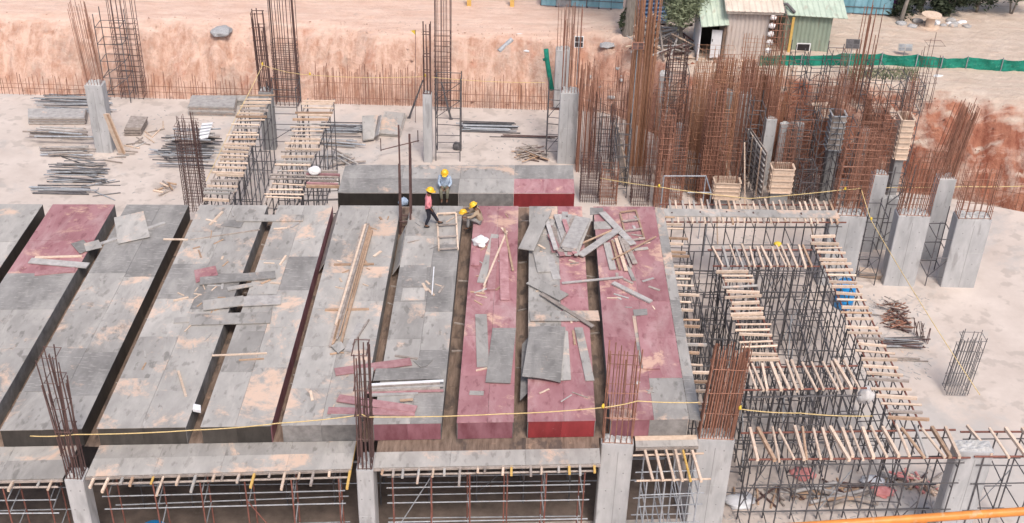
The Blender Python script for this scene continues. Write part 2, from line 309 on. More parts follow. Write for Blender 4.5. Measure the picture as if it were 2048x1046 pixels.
# ------------------------------------------------------------------ FORMWORK DECK
ZD, ZS = 4.8, 4.1
def yf(x): return 30.78 + .0715 * x
def yr(x): return 44.77 + .052 * x
def deck_strip(x0, x1, label, mats, front, left, right, rear='ply_black', y0=yf, y1=yr, cols=None, seed=0, skip=(), edge=None):
    R = random.Random(seed)
    xm = (x0 + x1) / 2
    root = thing('formwork_deck', label, 'formwork', (xm, (y0(xm) + y1(xm)) / 2, ZD), 'slab formwork strips')
    cols = cols or [(x0, x1)]
    t = .018
    for (a, b) in cols:
        L = y1(xm) - y0(xm); n = max(1, round(L / 2.44)); ph = R.uniform(-.35, .35)
        for k in range(n):
            u0 = 0 if k == 0 else (k + ph) / n; u1 = 1 if k == n - 1 else (k + 1 + ph) / n
            if (cols.index((a, b)), k) in skip: continue
            pt = lambda x, u: V((x, y0(x) + (y1(x) - y0(x)) * u, 0))
            g = .004; dz = R.uniform(-.004, .004)
            q = [pt(a + g, u0) + V((0, g, 0)), pt(b - g, u0) + V((0, g, 0)), pt(b - g, u1) - V((0, g, 0)), pt(a + g, u1) - V((0, g, 0))]
            for i, p in enumerate(q): p.z = ZD - t + dz + R.uniform(-.003, .003)
            m = mats if isinstance(mats, str) else mats(xm if len(cols) == 1 else (a + b) / 2, k, n, R)
            prism('plywood_sheet', q, t, m, root)
    # side shutters under the rim, and joists below
    zt, zb = ZD - t - .012, ZS + .02
    def side(xa, xb, m, nm='side_shutter'):
        n = 6
        for k in range(n):
            ya0 = y0(xa) + (y1(xa) - y0(xa)) * k / n + .003; ya1 = y0(xa) + (y1(xa) - y0(xa)) * (k + 1) / n - .003
            vs = [(x, y, z) for z in (zb, zt) for (x, y) in ((xa, ya0), (xb, ya0), (xb, ya1), (xa, ya1))]
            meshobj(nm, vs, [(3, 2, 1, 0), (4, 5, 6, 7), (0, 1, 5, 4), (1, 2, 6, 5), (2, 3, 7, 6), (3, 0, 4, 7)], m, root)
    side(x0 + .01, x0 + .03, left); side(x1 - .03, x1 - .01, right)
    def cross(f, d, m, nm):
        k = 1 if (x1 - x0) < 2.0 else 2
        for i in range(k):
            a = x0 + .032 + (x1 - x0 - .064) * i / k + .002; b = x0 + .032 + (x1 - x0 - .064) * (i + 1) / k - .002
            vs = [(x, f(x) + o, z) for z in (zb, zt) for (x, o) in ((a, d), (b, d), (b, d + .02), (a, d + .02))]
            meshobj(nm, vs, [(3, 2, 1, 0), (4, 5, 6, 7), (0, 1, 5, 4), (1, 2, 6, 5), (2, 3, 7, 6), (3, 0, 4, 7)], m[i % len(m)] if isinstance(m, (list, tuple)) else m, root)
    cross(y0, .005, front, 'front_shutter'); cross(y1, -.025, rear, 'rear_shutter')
    for k in range(7):
        u = (k + .5) / 7; y = y0(xm) + (y1(xm) - y0(xm)) * u
        slab('joist', (x0 + .05, y, ZD - .15), (x1 - .05, y, ZD - .15), .08, .11, 'wood_old', root)
    return root
def greys(p_dark=.12, p_pale=.3):
    def f(x, k, n, R):
        r = R.random(); return 'ply_dark' if r < p_dark else ('ply_pale' if r < p_dark + p_pale else 'ply_grey')
    return f
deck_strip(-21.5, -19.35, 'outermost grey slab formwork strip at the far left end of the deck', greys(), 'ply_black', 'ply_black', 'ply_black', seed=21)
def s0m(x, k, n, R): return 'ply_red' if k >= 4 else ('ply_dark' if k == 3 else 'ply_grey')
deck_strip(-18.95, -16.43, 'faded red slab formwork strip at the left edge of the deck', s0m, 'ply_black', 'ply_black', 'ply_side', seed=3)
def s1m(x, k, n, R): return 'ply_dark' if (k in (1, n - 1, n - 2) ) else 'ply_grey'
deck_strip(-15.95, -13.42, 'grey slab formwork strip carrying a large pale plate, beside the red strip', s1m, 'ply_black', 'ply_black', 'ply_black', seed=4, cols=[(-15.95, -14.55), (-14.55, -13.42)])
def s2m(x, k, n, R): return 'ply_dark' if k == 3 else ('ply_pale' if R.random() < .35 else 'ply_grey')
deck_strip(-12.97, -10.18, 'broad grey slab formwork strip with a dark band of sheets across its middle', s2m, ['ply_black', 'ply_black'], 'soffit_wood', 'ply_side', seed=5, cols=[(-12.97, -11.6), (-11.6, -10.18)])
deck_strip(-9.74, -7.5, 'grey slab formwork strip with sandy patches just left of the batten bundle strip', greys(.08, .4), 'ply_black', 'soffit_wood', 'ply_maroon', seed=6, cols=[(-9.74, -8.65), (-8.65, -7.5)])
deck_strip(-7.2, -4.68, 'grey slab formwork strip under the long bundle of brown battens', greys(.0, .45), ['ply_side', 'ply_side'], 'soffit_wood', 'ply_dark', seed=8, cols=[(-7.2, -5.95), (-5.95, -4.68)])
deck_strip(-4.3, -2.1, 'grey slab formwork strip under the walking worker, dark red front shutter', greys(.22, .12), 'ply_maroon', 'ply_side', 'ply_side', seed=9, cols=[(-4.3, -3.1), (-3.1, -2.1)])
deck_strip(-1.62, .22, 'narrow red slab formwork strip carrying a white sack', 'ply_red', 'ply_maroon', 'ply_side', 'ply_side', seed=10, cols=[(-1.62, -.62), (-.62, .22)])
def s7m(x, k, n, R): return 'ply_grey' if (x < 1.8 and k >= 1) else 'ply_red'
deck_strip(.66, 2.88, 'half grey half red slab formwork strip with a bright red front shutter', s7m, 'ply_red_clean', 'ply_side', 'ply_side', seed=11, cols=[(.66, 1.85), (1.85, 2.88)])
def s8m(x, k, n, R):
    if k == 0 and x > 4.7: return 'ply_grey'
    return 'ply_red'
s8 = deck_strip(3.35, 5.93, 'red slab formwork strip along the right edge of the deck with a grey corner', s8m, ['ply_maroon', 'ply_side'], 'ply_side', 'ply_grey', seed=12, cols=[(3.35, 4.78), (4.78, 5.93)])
# grey edge board along the right side of the deck
eb = thing('edge_board', 'long grey edge board along the right rim of the red strip', 'board', (6.1, 38, ZD))
for k in range(6):
    a = yf(6.1) + (yr(6.1) - yf(6.1)) * k / 6 + .004; b = yf(6.1) + (yr(6.1) - yf(6.1)) * (k + 1) / 6 - .004
    prism('board', [(5.945, a, ZD - .05), (6.32, a, ZD - .075), (6.32, b, ZD - .075), (5.945, b, ZD - .05)], .02, 'ply_grey' if k % 2 else 'ply_dark', eb)
# rear panel beyond the cross beam
def ry0(x): return 45.88 + .055 * x
def ry1(x): return 48.42 + .06 * x
def rearm(x, k, n, R): return 'ply_grey'
rp = thing('formwork_deck', 'separate crosswise formwork panel behind the main deck, red at its right end', 'formwork', (-2.5, 47, ZD), 'slab formwork strips')
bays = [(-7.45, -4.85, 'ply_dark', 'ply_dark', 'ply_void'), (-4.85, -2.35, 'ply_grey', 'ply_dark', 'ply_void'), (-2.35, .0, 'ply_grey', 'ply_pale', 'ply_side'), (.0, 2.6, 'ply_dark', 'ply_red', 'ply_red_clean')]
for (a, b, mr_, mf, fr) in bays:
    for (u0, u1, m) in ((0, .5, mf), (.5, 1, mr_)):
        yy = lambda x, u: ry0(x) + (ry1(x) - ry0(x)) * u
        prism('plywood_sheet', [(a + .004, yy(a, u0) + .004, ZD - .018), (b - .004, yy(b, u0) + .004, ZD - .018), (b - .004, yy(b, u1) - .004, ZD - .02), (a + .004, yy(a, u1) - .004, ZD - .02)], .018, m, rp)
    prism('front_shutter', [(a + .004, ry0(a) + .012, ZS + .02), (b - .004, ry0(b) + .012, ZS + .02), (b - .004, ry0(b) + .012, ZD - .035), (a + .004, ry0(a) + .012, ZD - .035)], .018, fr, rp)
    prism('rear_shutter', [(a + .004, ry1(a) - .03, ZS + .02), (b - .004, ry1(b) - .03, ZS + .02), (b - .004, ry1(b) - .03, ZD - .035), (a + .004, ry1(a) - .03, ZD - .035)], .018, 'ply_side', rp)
for xx, m in ((-7.44, 'wood_pale'), (2.57, 'ply_side')):
    meshobj('side_shutter', [(xx, ry0(xx) + .04, ZS + .02), (xx + .02, ry0(xx) + .04, ZS + .02), (xx + .02, ry1(xx) - .04, ZS + .02), (xx, ry1(xx) - .04, ZS + .02), (xx, ry0(xx) + .04, ZD - .04), (xx + .02, ry0(xx) + .04, ZD - .04), (xx + .02, ry1(xx) - .04, ZD - .04), (xx, ry1(xx) - .04, ZD - .04)],
            [(3, 2, 1, 0), (4, 5, 6, 7), (0, 1, 5, 4), (1, 2, 6, 5), (2, 3, 7, 6), (3, 0, 4, 7)], m, rp)
# beam soffit boards in the gaps
gaps = [(-19.35, -18.95, 'beyond the red strip at the far left'), (-16.43, -15.95, 'right of the far left red strip'), (-13.42, -12.97, 'left of the broad grey strip'),
        (-10.18, -9.74, 'bridged by the loose grey boards at the left'), (-7.5, -7.2, 'just left of the long batten bundle'), (-4.68, -4.3, 'just right of the long batten bundle'),
        (-2.1, -1.62, 'beside the crouching worker, left of the narrow red strip'), (.22, .66, 'between the narrow red strip and the half grey strip'), (2.88, 3.35, 'left of the rightmost red strip')]
for i, (a, b, lb) in enumerate(gaps):
    g = thing('beam_soffit', 'brown beam soffit in the gap ' + lb, 'beam form', ((a + b) / 2, 37.5, ZS), 'beam soffits in the deck gaps')
    n = 5; o = .03
    for k in range(n):
        y0_ = yf(a) + (yr(a) - yf(a)) * k / n; y1_ = yf(a) + (yr(a) - yf(a)) * (k + 1) / n
        prism('plywood_sheet', [(a - o, y0_ + .004, ZS - .03 - .002 * (k % 2)), (b + o, y0_ + .004, ZS - .03), (b + o, y1_ - .004, ZS - .03), (a - o, y1_ - .004, ZS - .03)], .02, 'soffit_wood', g)
    for k in range(3):
        y = rnd(31.5, 44); slab('spacer', (a + .05, y, ZS - .008), (b - .05, y + rnd(-.2, .2), ZS - .008), .06, .05, 'wood_old', g)
def soffit_quad(name, label, quads, grp=None):
    c = sum((V(p) for p in quads[0][0]), V()) / 4
    g = thing('beam_soffit', label, 'beam form', c, grp)
    for q, m in quads: prism('plywood_sheet', q, .02, m, g)
    return g
def ledge(x0, x1, y0a, y0b, label, n, mats, drop=0):
    qs = []
    for k in range(n):
        a = x0 + (x1 - x0) * k / n + .003; b = x0 + (x1 - x0) * (k + 1) / n - .003
        ya = y0a + (y0b - y0a) * k / n; yb = y0a + (y0b - y0a) * (k + 1) / n
        for (u0, u1, m) in ((0, .56, mats[0]), (.56, 1, mats[1])):
            f = lambda x, yl, u: yl + (yf(x) + .03 - yl) * u
            qs.append(([(a, f(a, ya, u0) + .003, ZS - .02), (b, f(b, yb, u0) + .003, ZS - .02), (b, f(b, yb, u1) - .003, ZS - .018), (a, f(a, ya, u1) - .003, ZS - .018)], m))
    g = soffit_quad('beam_soffit', label, qs)
    prism('edge_batten', [(x0, y0a - .05, ZS - .11), (x1, y0b - .05, ZS - .11), (x1, y0b - .005, ZS - .11), (x0, y0a - .005, ZS - .11)], .085, 'wood_old', g)
    return g
ledge(-12.98, -4.85, 28.42, 29.13, 'wide plywood beam soffit ledge along the front, left bay with sawn batten ends below', 4, ('ply_pale', 'ply_grey'))
ledge(-4.15, 3.02, 29.2, 29.72, 'wide dusty plywood beam soffit ledge along the front, middle bay between two concrete columns', 3, ('ply_pale', 'soffit_wood'))
ledge(4.2, 6.25, 30.55, 30.72, 'short narrow beam soffit ledge between the two rusty column cages', 1, ('ply_pale', 'wood_pale'))
ledge(-21.5, -13.65, 27.7, 28.3, 'plywood beam soffit ledge continuing left of the left front column', 4, ('ply_grey', 'ply_pale'))
soffit_quad('beam_soffit', 'crosswise beam soffit in the gap under the sitting worker', [([(-7.4 + 2.5 * k + .003, yr(-7.4 + 2.5 * k) + .02, ZS - .02), (-4.9 + 2.5 * k - .003, yr(-4.9 + 2.5 * k) + .02, ZS - .02), (-4.9 + 2.5 * k - .003, ry0(-4.9 + 2.5 * k), ZS - .02), (-7.4 + 2.5 * k + .003, ry0(-7.4 + 2.5 * k), ZS - .02)], 'soffit_wood') for k in range(4)])

# ------------------------------------------------------------------ COLUMNS AND CAGES
def ring_mesh(wx, wy, r, mat):
    bm = bmesh.new()
    c = [V((-wx / 2, -wy / 2, 0)), V((wx / 2, -wy / 2, 0)), V((wx / 2, wy / 2, 0)), V((-wx / 2, wy / 2, 0))]
    for i in range(4):
        a, b = c[i], c[(i + 1) % 4]; d = b - a
        bmesh.ops.create_cone(bm, cap_ends=True, segments=4, radius1=r, radius2=r, depth=d.length + 2 * r, matrix=Matrix.Translation((a + b) / 2) @ d.to_track_quat('Z', 'Y').to_matrix().to_4x4())
    me = bpy.data.meshes.new('stirrup'); bm.to_mesh(me); bm.free(); me.materials.append(MATS[mat]); return me
def add_cage(root, c, z0, z1, wx, wy, nx, ny, r, mat, step=.3, sz1=None, lean=(0, 0), vary=.2, splay=.0, inner=0, smat=None, fuzz=.02):
    c = V((c[0], c[1], 0)); pts = []
    for i in range(nx):
        for s in (-1, 1): pts.append((-wx / 2 + wx * i / max(1, nx - 1), s * wy / 2))
    for j in range(1, ny - 1):
        for s in (-1, 1): pts.append((s * wx / 2, -wy / 2 + wy * j / (ny - 1)))
    for i in range(inner): pts.append((rnd(-wx / 2, wx / 2), rnd(-wy / 2, wy / 2)))
    Hh = z1 - z0
    for (x, y) in pts[:100]:
        h = Hh * (1 - random.random() ** 2 * vary)
        a = c + V((x + rnd(-.01, .01), y, z0)); b = c + V((x * (1 + splay) + lean[0] * h + rnd(-fuzz, fuzz) * h * .5, y * (1 + splay) + lean[1] * h + rnd(-fuzz, fuzz) * h * .5, z0 + h))
        rod('rebar', a, b, r * rnd(.85, 1.15), mat, root)
    if step:
        me = ring_mesh(wx + .04, wy + .04, r * .75, smat or mat); z = z0 + .1; k = 0
        sz1 = sz1 or z1
        while z < sz1 and k < 90:
            o = link('stirrup', me, root); h = z - z0
            o.location = c + V((lean[0] * h, lean[1] * h, z)) - base(root); o.rotation_euler = (rnd(-.04, .04), rnd(-.04, .04), rnd(-.03, .03)); z += step * rnd(.8, 1.2); k += 1
def shaft(root, x0, x1, y0, y1, z0, z1, mat='concrete', name='shaft', cap=True):
    bv = .03
    ring = [(x0 + bv, y0), (x1 - bv, y0), (x1, y0 + bv), (x1, y1 - bv), (x1 - bv, y1), (x0 + bv, y1), (x0, y1 - bv), (x0, y0 + bv)]
    n = 8; vs = []; zs = [z0]
    zj = z0 + (z1 - z0) * .52
    if z1 - z0 > 2.5: zs += [zj - .02, zj - .01, zj + .01, zj + .02]
    zs.append(z1)
    cx, cy = (x0 + x1) / 2, (y0 + y1) / 2
    for i, z in enumerate(zs):
        k = .985 if (len(zs) > 2 and i in (2, 3)) else 1
        for (x, y) in ring: vs.append((cx + (x - cx) * k, cy + (y - cy) * k, z))
    fs = []; m = len(zs)
    for i in range(m - 1):
        for j in range(n): fs.append((i * n + j, i * n + (j + 1) % n, (i + 1) * n + (j + 1) % n, (i + 1) * n + j))
    fs += [tuple(range(n - 1, -1, -1)), tuple((m - 1) * n + j for j in range(n))]
    meshobj(name, vs, fs, mat, root)
    if x1 - x0 > .85:
        for sx in ((x0 + x1) / 2 + rnd(-.05, .05),): meshobj('form_seam', [(sx, y0 - .003, z0 + .02), (sx + .018, y0 - .003, z0 + .02), (sx + .018, y0 - .003, z1 - .3), (sx, y0 - .003, z1 - .3)], [(0, 1, 2, 3)], 'concrete_dark', root)
    if x1 - x0 > .5 and z1 - z0 > 2.5:
        for i in range(5):
            for sx in (.25, .75): rod('tie_hole', (x0 + (x1 - x0) * sx, y0 - .004, z0 + .45 + .8 * i), (x0 + (x1 - x0) * sx, y0 + .02, z0 + .45 + .8 * i), .028, 'concrete_dark', root)
    if cap:                                   # rough laitance on the poured top
        vs = []; fs = []; k = 9
        for i in range(k + 1):
            for j in range(k + 1):
                u, v = i / k, j / k; e = 0 if i in (0, k) or j in (0, k) else 1
                vs.append((x0 + .04 + (x1 - x0 - .08) * u, y0 + .04 + (y1 - y0 - .08) * v, z1 + .004 + e * rnd(.02, .14)))
        for i in range(k):
            for j in range(k): fs.append((i * (k + 1) + j, (i + 1) * (k + 1) + j, (i + 1) * (k + 1) + j + 1, i * (k + 1) + j + 1))
        meshobj('rough_top', vs, fs, 'concrete_rough', root)
def column(label, x0, x1, y0, y1, z1, cage=None, mat='concrete', z0=0., name='concrete_column', cat='column'):
    t = thing(name, label, cat, ((x0 + x1) / 2, (y0 + y1) / 2, z0))
    shaft(t, x0, x1, y0, y1, z0, z1, mat)
    if cage:
        k = dict(nx=5, ny=4, r=.018, mat='rebar_rust', step=.3, dz=3.0); k.update(cage); dz = k.pop('dz')
        add_cage(t, ((x0 + x1) / 2, (y0 + y1) / 2), z1 - .05, z1 + dz, (x1 - x0) - .14, (y1 - y0) - .14, **k)
    return t
def px_col(label, pl, pr, ptop, pbase, depth, cage=None, cage_top=None, z1=None, **kw):
    """column whose front face spans pl..pr; base line at pbase on the floor (or z1 given)"""
    if z1 is None:
        yfr = P((pl + pr) / 2, pbase, 0).y; z1 = zat((pl + pr) / 2, ptop, yfr)
    else: yfr = P((pl + pr) / 2, ptop, z1).y
    a = Dp(pl, ptop, yfr).x; b = Dp(pr, ptop, yfr).x
    if cage is not None and cage_top is not None: cage = dict(cage); cage['dz'] = zat((pl + pr) / 2, cage_top, yfr + depth / 2) - z1
    return column(label, a, b, yfr, yfr + depth, z1, cage, **kw)
def cage_only(label, pl, pr, pbase, ptop, depth, nx, ny, mat='rebar_rust', z0=0., r=.018, step=.3, cat='rebar cage', sztop=None, plate=None, **kw):
    c = P((pl + pr) / 2, pbase, z0); m = mpp(c); wx = (pr - pl) * m; zt = zat((pl + pr) / 2, ptop, c.y)
    t = thing('rebar_cage', label, cat, c)
    add_cage(t, (c.x, c.y + depth / 2), z0, zt, wx, depth, nx, ny, r, mat, step, sz1=(zat((pl + pr) / 2, sztop, c.y) if sztop else None), **kw)
    return t
# front row
px_col('slim concrete column at the left front corner under brown and grey column bars', 128, 165, 962, None, .62, dict(nx=5, ny=5, mat='rebar_dark', vary=.45, lean=(-.0, 0), step=.9, fuzz=.09, inner=5), 700, z1=4.06)
px_col('slim concrete column in the middle of the front between the two wide ledges', 712, 746, 942, None, .9, dict(nx=4, ny=4, mat='rebar_dark', r=.024, vary=.6, step=1.1, fuzz=.05, inner=3), 690, z1=4.06)
px_col('wide concrete column with sparse red bars right of the bright red front shutter', 1203, 1268, 890, None, .6, dict(nx=6, ny=3, mat='rebar_rust', r=.02, vary=.25, step=1.2, fuzz=.03), 690, z1=4.06)
px_col('wide concrete column under the densest rusty cage at the right front corner of the deck', 1395, 1470, 882, None, .62, dict(nx=13, ny=5, inner=14, r=.02, vary=.2, lean=(.04, 0), step=.9), 690, z1=4.06)
px_col('concrete column cut by the right edge of the photo, beside the low front battens', 1915, 1990, 905, None, .6, None, None, z1=4.06)
# right group
px_col('broad pale concrete column at the right end of the plank laid on battens', 1662, 1734, 434, 572, .7, dict(nx=8, ny=4, inner=8, vary=.3, step=.35, lean=(.02, 0)), 250)
px_col('tall pale concrete column, middle of the three beside the bare floor at the right', 1797, 1862, 434, 573, .7, dict(nx=9, ny=4, inner=5, vary=.3, step=.6, lean=(.05, .02)), 300)
px_col('pale concrete column cut by the right edge of the photo above the bare floor', 1915, 1985, 440, 576, .7, dict(nx=6, ny=4, vary=.3, step=.5), 330)
px_col('small pale concrete column standing behind the rope post at the right', 1748, 1778, 352, 505, .5, dict(nx=5, ny=3, vary=.3, step=.3), 230)
px_col('tall pale concrete column under the leaning sheaf of bars at the far right', 1878, 1914, 360, 520, .6, dict(nx=10, ny=4, inner=6, vary=.3, lean=(.10, .03), step=0), 205)
# rear left
px_col('smooth leaning-looking concrete column standing on the left rear floor', 168, 203, 172, 305, .7, dict(nx=6, ny=5, r=.014, mat='rebar_rust', vary=.25, lean=(-.05, 0), step=.0), 5)
px_col('narrow grey concrete column between the two rows of cross battens', 516, 542, 185, 300, .55, dict(nx=4, ny=4, r=.028, mat='rebar_dark', vary=.35, step=.6, lean=(-.02, 0)), 20, mat='concrete_dark')
px_col('slender concrete column in the middle of the rear floor', 845, 863, 190, 325, .45, dict(nx=3, ny=3, r=.03, mat='rebar_dark', vary=.5, step=1.), 40)
px_col('tall blocky concrete column right of the rear floor with board-marked faces', 1121, 1158, 188, 328, .8, dict(nx=6, ny=5, r=.014, vary=.35, step=.0, inner=4), 0)
px_col('pale upper concrete pillar behind the blocky column by the green netting', 1112, 1140, 102, 215, .6, dict(nx=5, ny=3, r=.012, vary=.4, step=0), 10)
# cages at the rear left
cage_only('tall brown cage with close stirrups beside the blue-grey scaffold at the rear left', 243, 287, 198, -40, .8, 6, 4, 'rebar_dark', sztop=40, step=.3, lean=(-.0, 0), vary=.1)
cage_only('dense brown cage ringed by a low scaffold behind the second batten row', 552, 597, 212, -30, .9, 6, 5, 'rebar_dark', r=.02, sztop=90, step=.28, vary=.15)
cage_only('brown cage with a square mesh rising behind the slender middle column', 870, 900, 222, -40, .8, 6, 4, 'rebar_dark', r=.017, sztop=70, step=.3, vary=.1)
cage_only('knotted dark cage rising through the rear edge of the deck beside the pipe stack', 372, 408, 425, 240, .8, 6, 5, 'rebar_dark', z0=2.5, r=.015, step=.16, sztop=250, vary=.2, inner=6)
cage_only('four thick bundled bars standing in the beam gap beside the walking worker', 801, 821, 470, 262, .5, 2, 2, 'rebar_dark', z0=4.05, r=.045, step=.6, sztop=440, vary=.35)
# the forest of cages at the right rear
RC = [  # label, pl, pr, base, top, depth, nx, ny, mat, z0, r, step, extra
    ('red brown cage right beside the blocky concrete column', 1152, 1186, 345, 130, .9, 8, 5, 'rebar_rust', .018, .0, dict(inner=14, vary=.35)),
    ('thin red brown cage with a loose grid right of the blocky column', 1178, 1222, 360, 205, 1., 7, 4, 'rebar_dark', .012, .5, dict(vary=.3)),
    ('broad orange rust cage rising to the top of the photo beside the tree trunk', 1250, 1286, 350, -30, 1.0, 14, 5, 'rebar_orange', .02, .0, dict(inner=18, vary=.25, splay=.15)),
    ('dark grid cage in front of the timber scrap heap', 1318, 1352, 335, 85, 1.0, 6, 4, 'rebar_dark', .018, .22, dict(vary=.15, sztop=110)),
    ('small rust cage standing behind the rope knot at the rear corner of the deck', 1308, 1332, 420, 225, .7, 9, 4, 'rebar_rust', .018, .3, dict(inner=9, vary=.3)),
    ('rust orange wall cage left of the light concrete wall', 1366, 1418, 385, 130, .6, 16, 3, 'rebar_orange', .015, .4, dict(inner=6, vary=.4)),
    ('low rust wall cage in front of the dark grid cage', 1340, 1366, 372, 165, .6, 8, 3, 'rebar_rust', .015, .4, dict(vary=.5, inner=3)),
    ('rust brown wall cage right of the light concrete wall', 1452, 1494, 372, 110, .6, 15, 3, 'rebar_rust', .014, .35, dict(inner=4, vary=.5)),
    ('tall rust cage in front of the gap between the cream shed and the green shed', 1508, 1538, 325, 40, .9, 9, 4, 'rebar_rust', .016, .35, dict(inner=5, vary=.35)),
    ('slim rust cage under the small dark panel at the right rear', 1682, 1712, 310, 5, .8, 7, 4, 'rebar_rust', .02, .3, dict(inner=8, vary=.55, sztop=130)),
    ('loose cage of thin bars in front of the green netting at the right', 1808, 1838, 320, 75, .8, 5, 3, 'rebar_dark', .014, .9, dict(vary=.4, fuzz=.03)),
    ('rust cage rising behind the yellow plywood box', 1545, 1585, 345, 200, .7, 9, 4, 'rebar_rust', .014, .3, dict(vary=.4)),
    ('rust cage between the grey formwork box and the small pale column', 1726, 1752, 360, 215, .7, 7, 4, 'rebar_rust', .016, .25, dict(inner=5, vary=.3)),
    ('rust cage behind the board stack at the far right scaffold', 1640, 1672, 400, 235, .7, 7, 3, 'rebar_dark', .014, .4, dict(vary=.4)),
    ('long rust wall cage along the foot of the timber rack', 1392, 1440, 405, 230, .5, 16, 3, 'rebar_rust', .015, .18, dict(vary=.5)),
]
for (lb, pl, pr, pb, pt, dep, nx, ny, mt, r, st, ex) in RC: cage_only(lb, pl, pr, pb, pt, dep, nx, ny, mt, 0., r, st, **ex)
cage_only('grey bars of a column at the lower right edge of the photo', 1893, 1935, 790, 675, .6, 9, 3, 'rebar_grey', z0=0.1, r=.018, step=.5, lean=(.05, .0), vary=.3)
cage_only('dark rust sheaf of bars in front of the red bank at the far right', 1850, 1890, 390, 205, .7, 9, 3, 'rebar_rust', z0=0., r=.016, step=0, lean=(.16, .0), vary=.5)
RC2 = [
    ('pale orange wall cage behind the red brown wall cages', 1372, 1440, 330, 95, .5, 20, 3, 'rebar_orange', .012, .5, dict(vary=.55)),
    ('pale orange cage at the left of the cream shed foot', 1405, 1450, 318, 120, .6, 14, 3, 'rebar_orange', .014, .5, dict(vary=.5, inner=6)),
    ('orange wall cage in front of the cream shed wall', 1458, 1520, 318, 70, .5, 20, 3, 'rebar_orange', .014, .5, dict(vary=.6)),
    ('thin orange cage just left of the light concrete wall', 1408, 1432, 350, 150, .5, 10, 3, 'rebar_orange', .016, .4, dict(vary=.4, inner=5)),
    ('rust cage rising straight from behind the bent pale frame', 1396, 1424, 408, 170, .7, 11, 4, 'rebar_rust', .016, .25, dict(vary=.5, inner=8)),
    ('rust cage at the left post of the bent pale frame', 1336, 1362, 410, 260, .7, 8, 4, 'rebar_rust', .015, .2, dict(vary=.4)),
    ('low dark mesh cage right of the separate rear panel', 1160, 1196, 405, 320, .8, 9, 4, 'rebar_dark', .014, .16, dict(vary=.4)),
    ('low red mesh cage in front of the brushy leaning boards', 1200, 1232, 410, 335, .7, 8, 4, 'rebar_rust', .014, .18, dict(vary=.4)),
    ('low dark mesh cage left of the rope knot', 1262, 1296, 412, 345, .8, 9, 4, 'rebar_dark', .014, .2, dict(vary=.5)),
    ('rust cage filling the corner beside the timber rack', 1490, 1514, 300, 140, .7, 9, 3, 'rebar_orange', .015, .4, dict(vary=.5, inner=6)),
    ('rust brown cage right of the short light wall', 1556, 1582, 372, 190, .7, 8, 4, 'rebar_rust', .014, .3, dict(vary=.5)),
    ('rust cage between the grid scaffolds and the tilted ply sheet', 1600, 1628, 360, 150, .7, 7, 3, 'rebar_rust', .014, .35, dict(vary=.5)),
    ('rust cage beneath the tilted pale ply sheet', 1636, 1660, 350, 180, .7, 7, 3, 'rebar_rust', .014, .35, dict(vary=.5)),
    ('rust cage rising behind the broad pale column', 1692, 1728, 420, 255, .8, 10, 4, 'rebar_rust', .016, .3, dict(vary=.5, inner=6)),
    ('rust cage between the slim rust cage and the timber shutter box', 1752, 1786, 345, 185, .7, 8, 3, 'rebar_rust', .014, .35, dict(vary=.5)),
    ('dark low cage before the yellowish plywood box', 1596, 1630, 420, 320, .8, 8, 3, 'rebar_dark', .014, .25, dict(vary=.5)),
]
RC2 += [
    ('scattered thin bars rising at the left of the broad orange cage', 1222, 1252, 300, 110, 1.2, 6, 4, 'rebar_rust', .013, 0, dict(vary=.6, fuzz=.08)),
    ('scattered thin bars between the broad orange cage and the dark grid cage', 1290, 1322, 345, 150, 1.0, 7, 3, 'rebar_orange', .013, .7, dict(vary=.6, fuzz=.06)),
    ('thin red bars in front of the wide light wall', 1470, 1512, 360, 150, .8, 12, 3, 'rebar_rust', .012, .5, dict(vary=.6, fuzz=.04)),
    ('thin orange bars fanned out behind the rope at the bent frame', 1376, 1440, 395, 215, .7, 14, 3, 'rebar_orange', .012, .35, dict(vary=.6, fuzz=.05)),
    ('thin red bars left of the slim rust cage', 1640, 1676, 330, 100, .8, 8, 3, 'rebar_rust', .012, .6, dict(vary=.6, fuzz=.05)),
    ('thin dark bars behind the timber shutter box', 1782, 1822, 325, 140, .8, 8, 3, 'rebar_dark', .012, .6, dict(vary=.6, fuzz=.05)),
    ('thin rust bars on the floor right of the blocky column', 1184, 1240, 330, 175, 1., 10, 3, 'rebar_rust', .011, .6, dict(vary=.6, fuzz=.06)),
    ('rust cage filling the space right of the broad orange cage', 1288, 1318, 365, 170, .8, 9, 4, 'rebar_rust', .014, .45, dict(vary=.5, inner=5)),
    ('tall orange bars between the bent pale frame and the light wall', 1412, 1450, 395, 120, .8, 12, 3, 'rebar_orange', .014, .5, dict(vary=.5, inner=6)),
    ('tall rust bars right of the timber rack', 1528, 1560, 350, 130, .8, 10, 3, 'rebar_orange', .014, .5, dict(vary=.5, inner=6)),
    ('rust bars massed at the left of the grey shutter box', 1612, 1664, 385, 165, .8, 14, 3, 'rebar_rust', .013, .4, dict(vary=.5, inner=6)),
    ('rust bars massed at the right of the grey shutter box', 1700, 1745, 395, 175, .8, 12, 3, 'rebar_rust', .013, .4, dict(vary=.5, inner=6)),
    ('reddish bars massed behind the low yellowish box', 1560, 1600, 400, 235, .8, 11, 3, 'rebar_rust', .013, .25, dict(vary=.5, fuzz=.05)),
]
for (lb, pl, pr, pb, pt, dep, nx, ny, mt, r, st, ex) in RC2: cage_only(lb, pl, pr, pb, pt, dep, nx, ny, mt, 0., r, st, **ex)
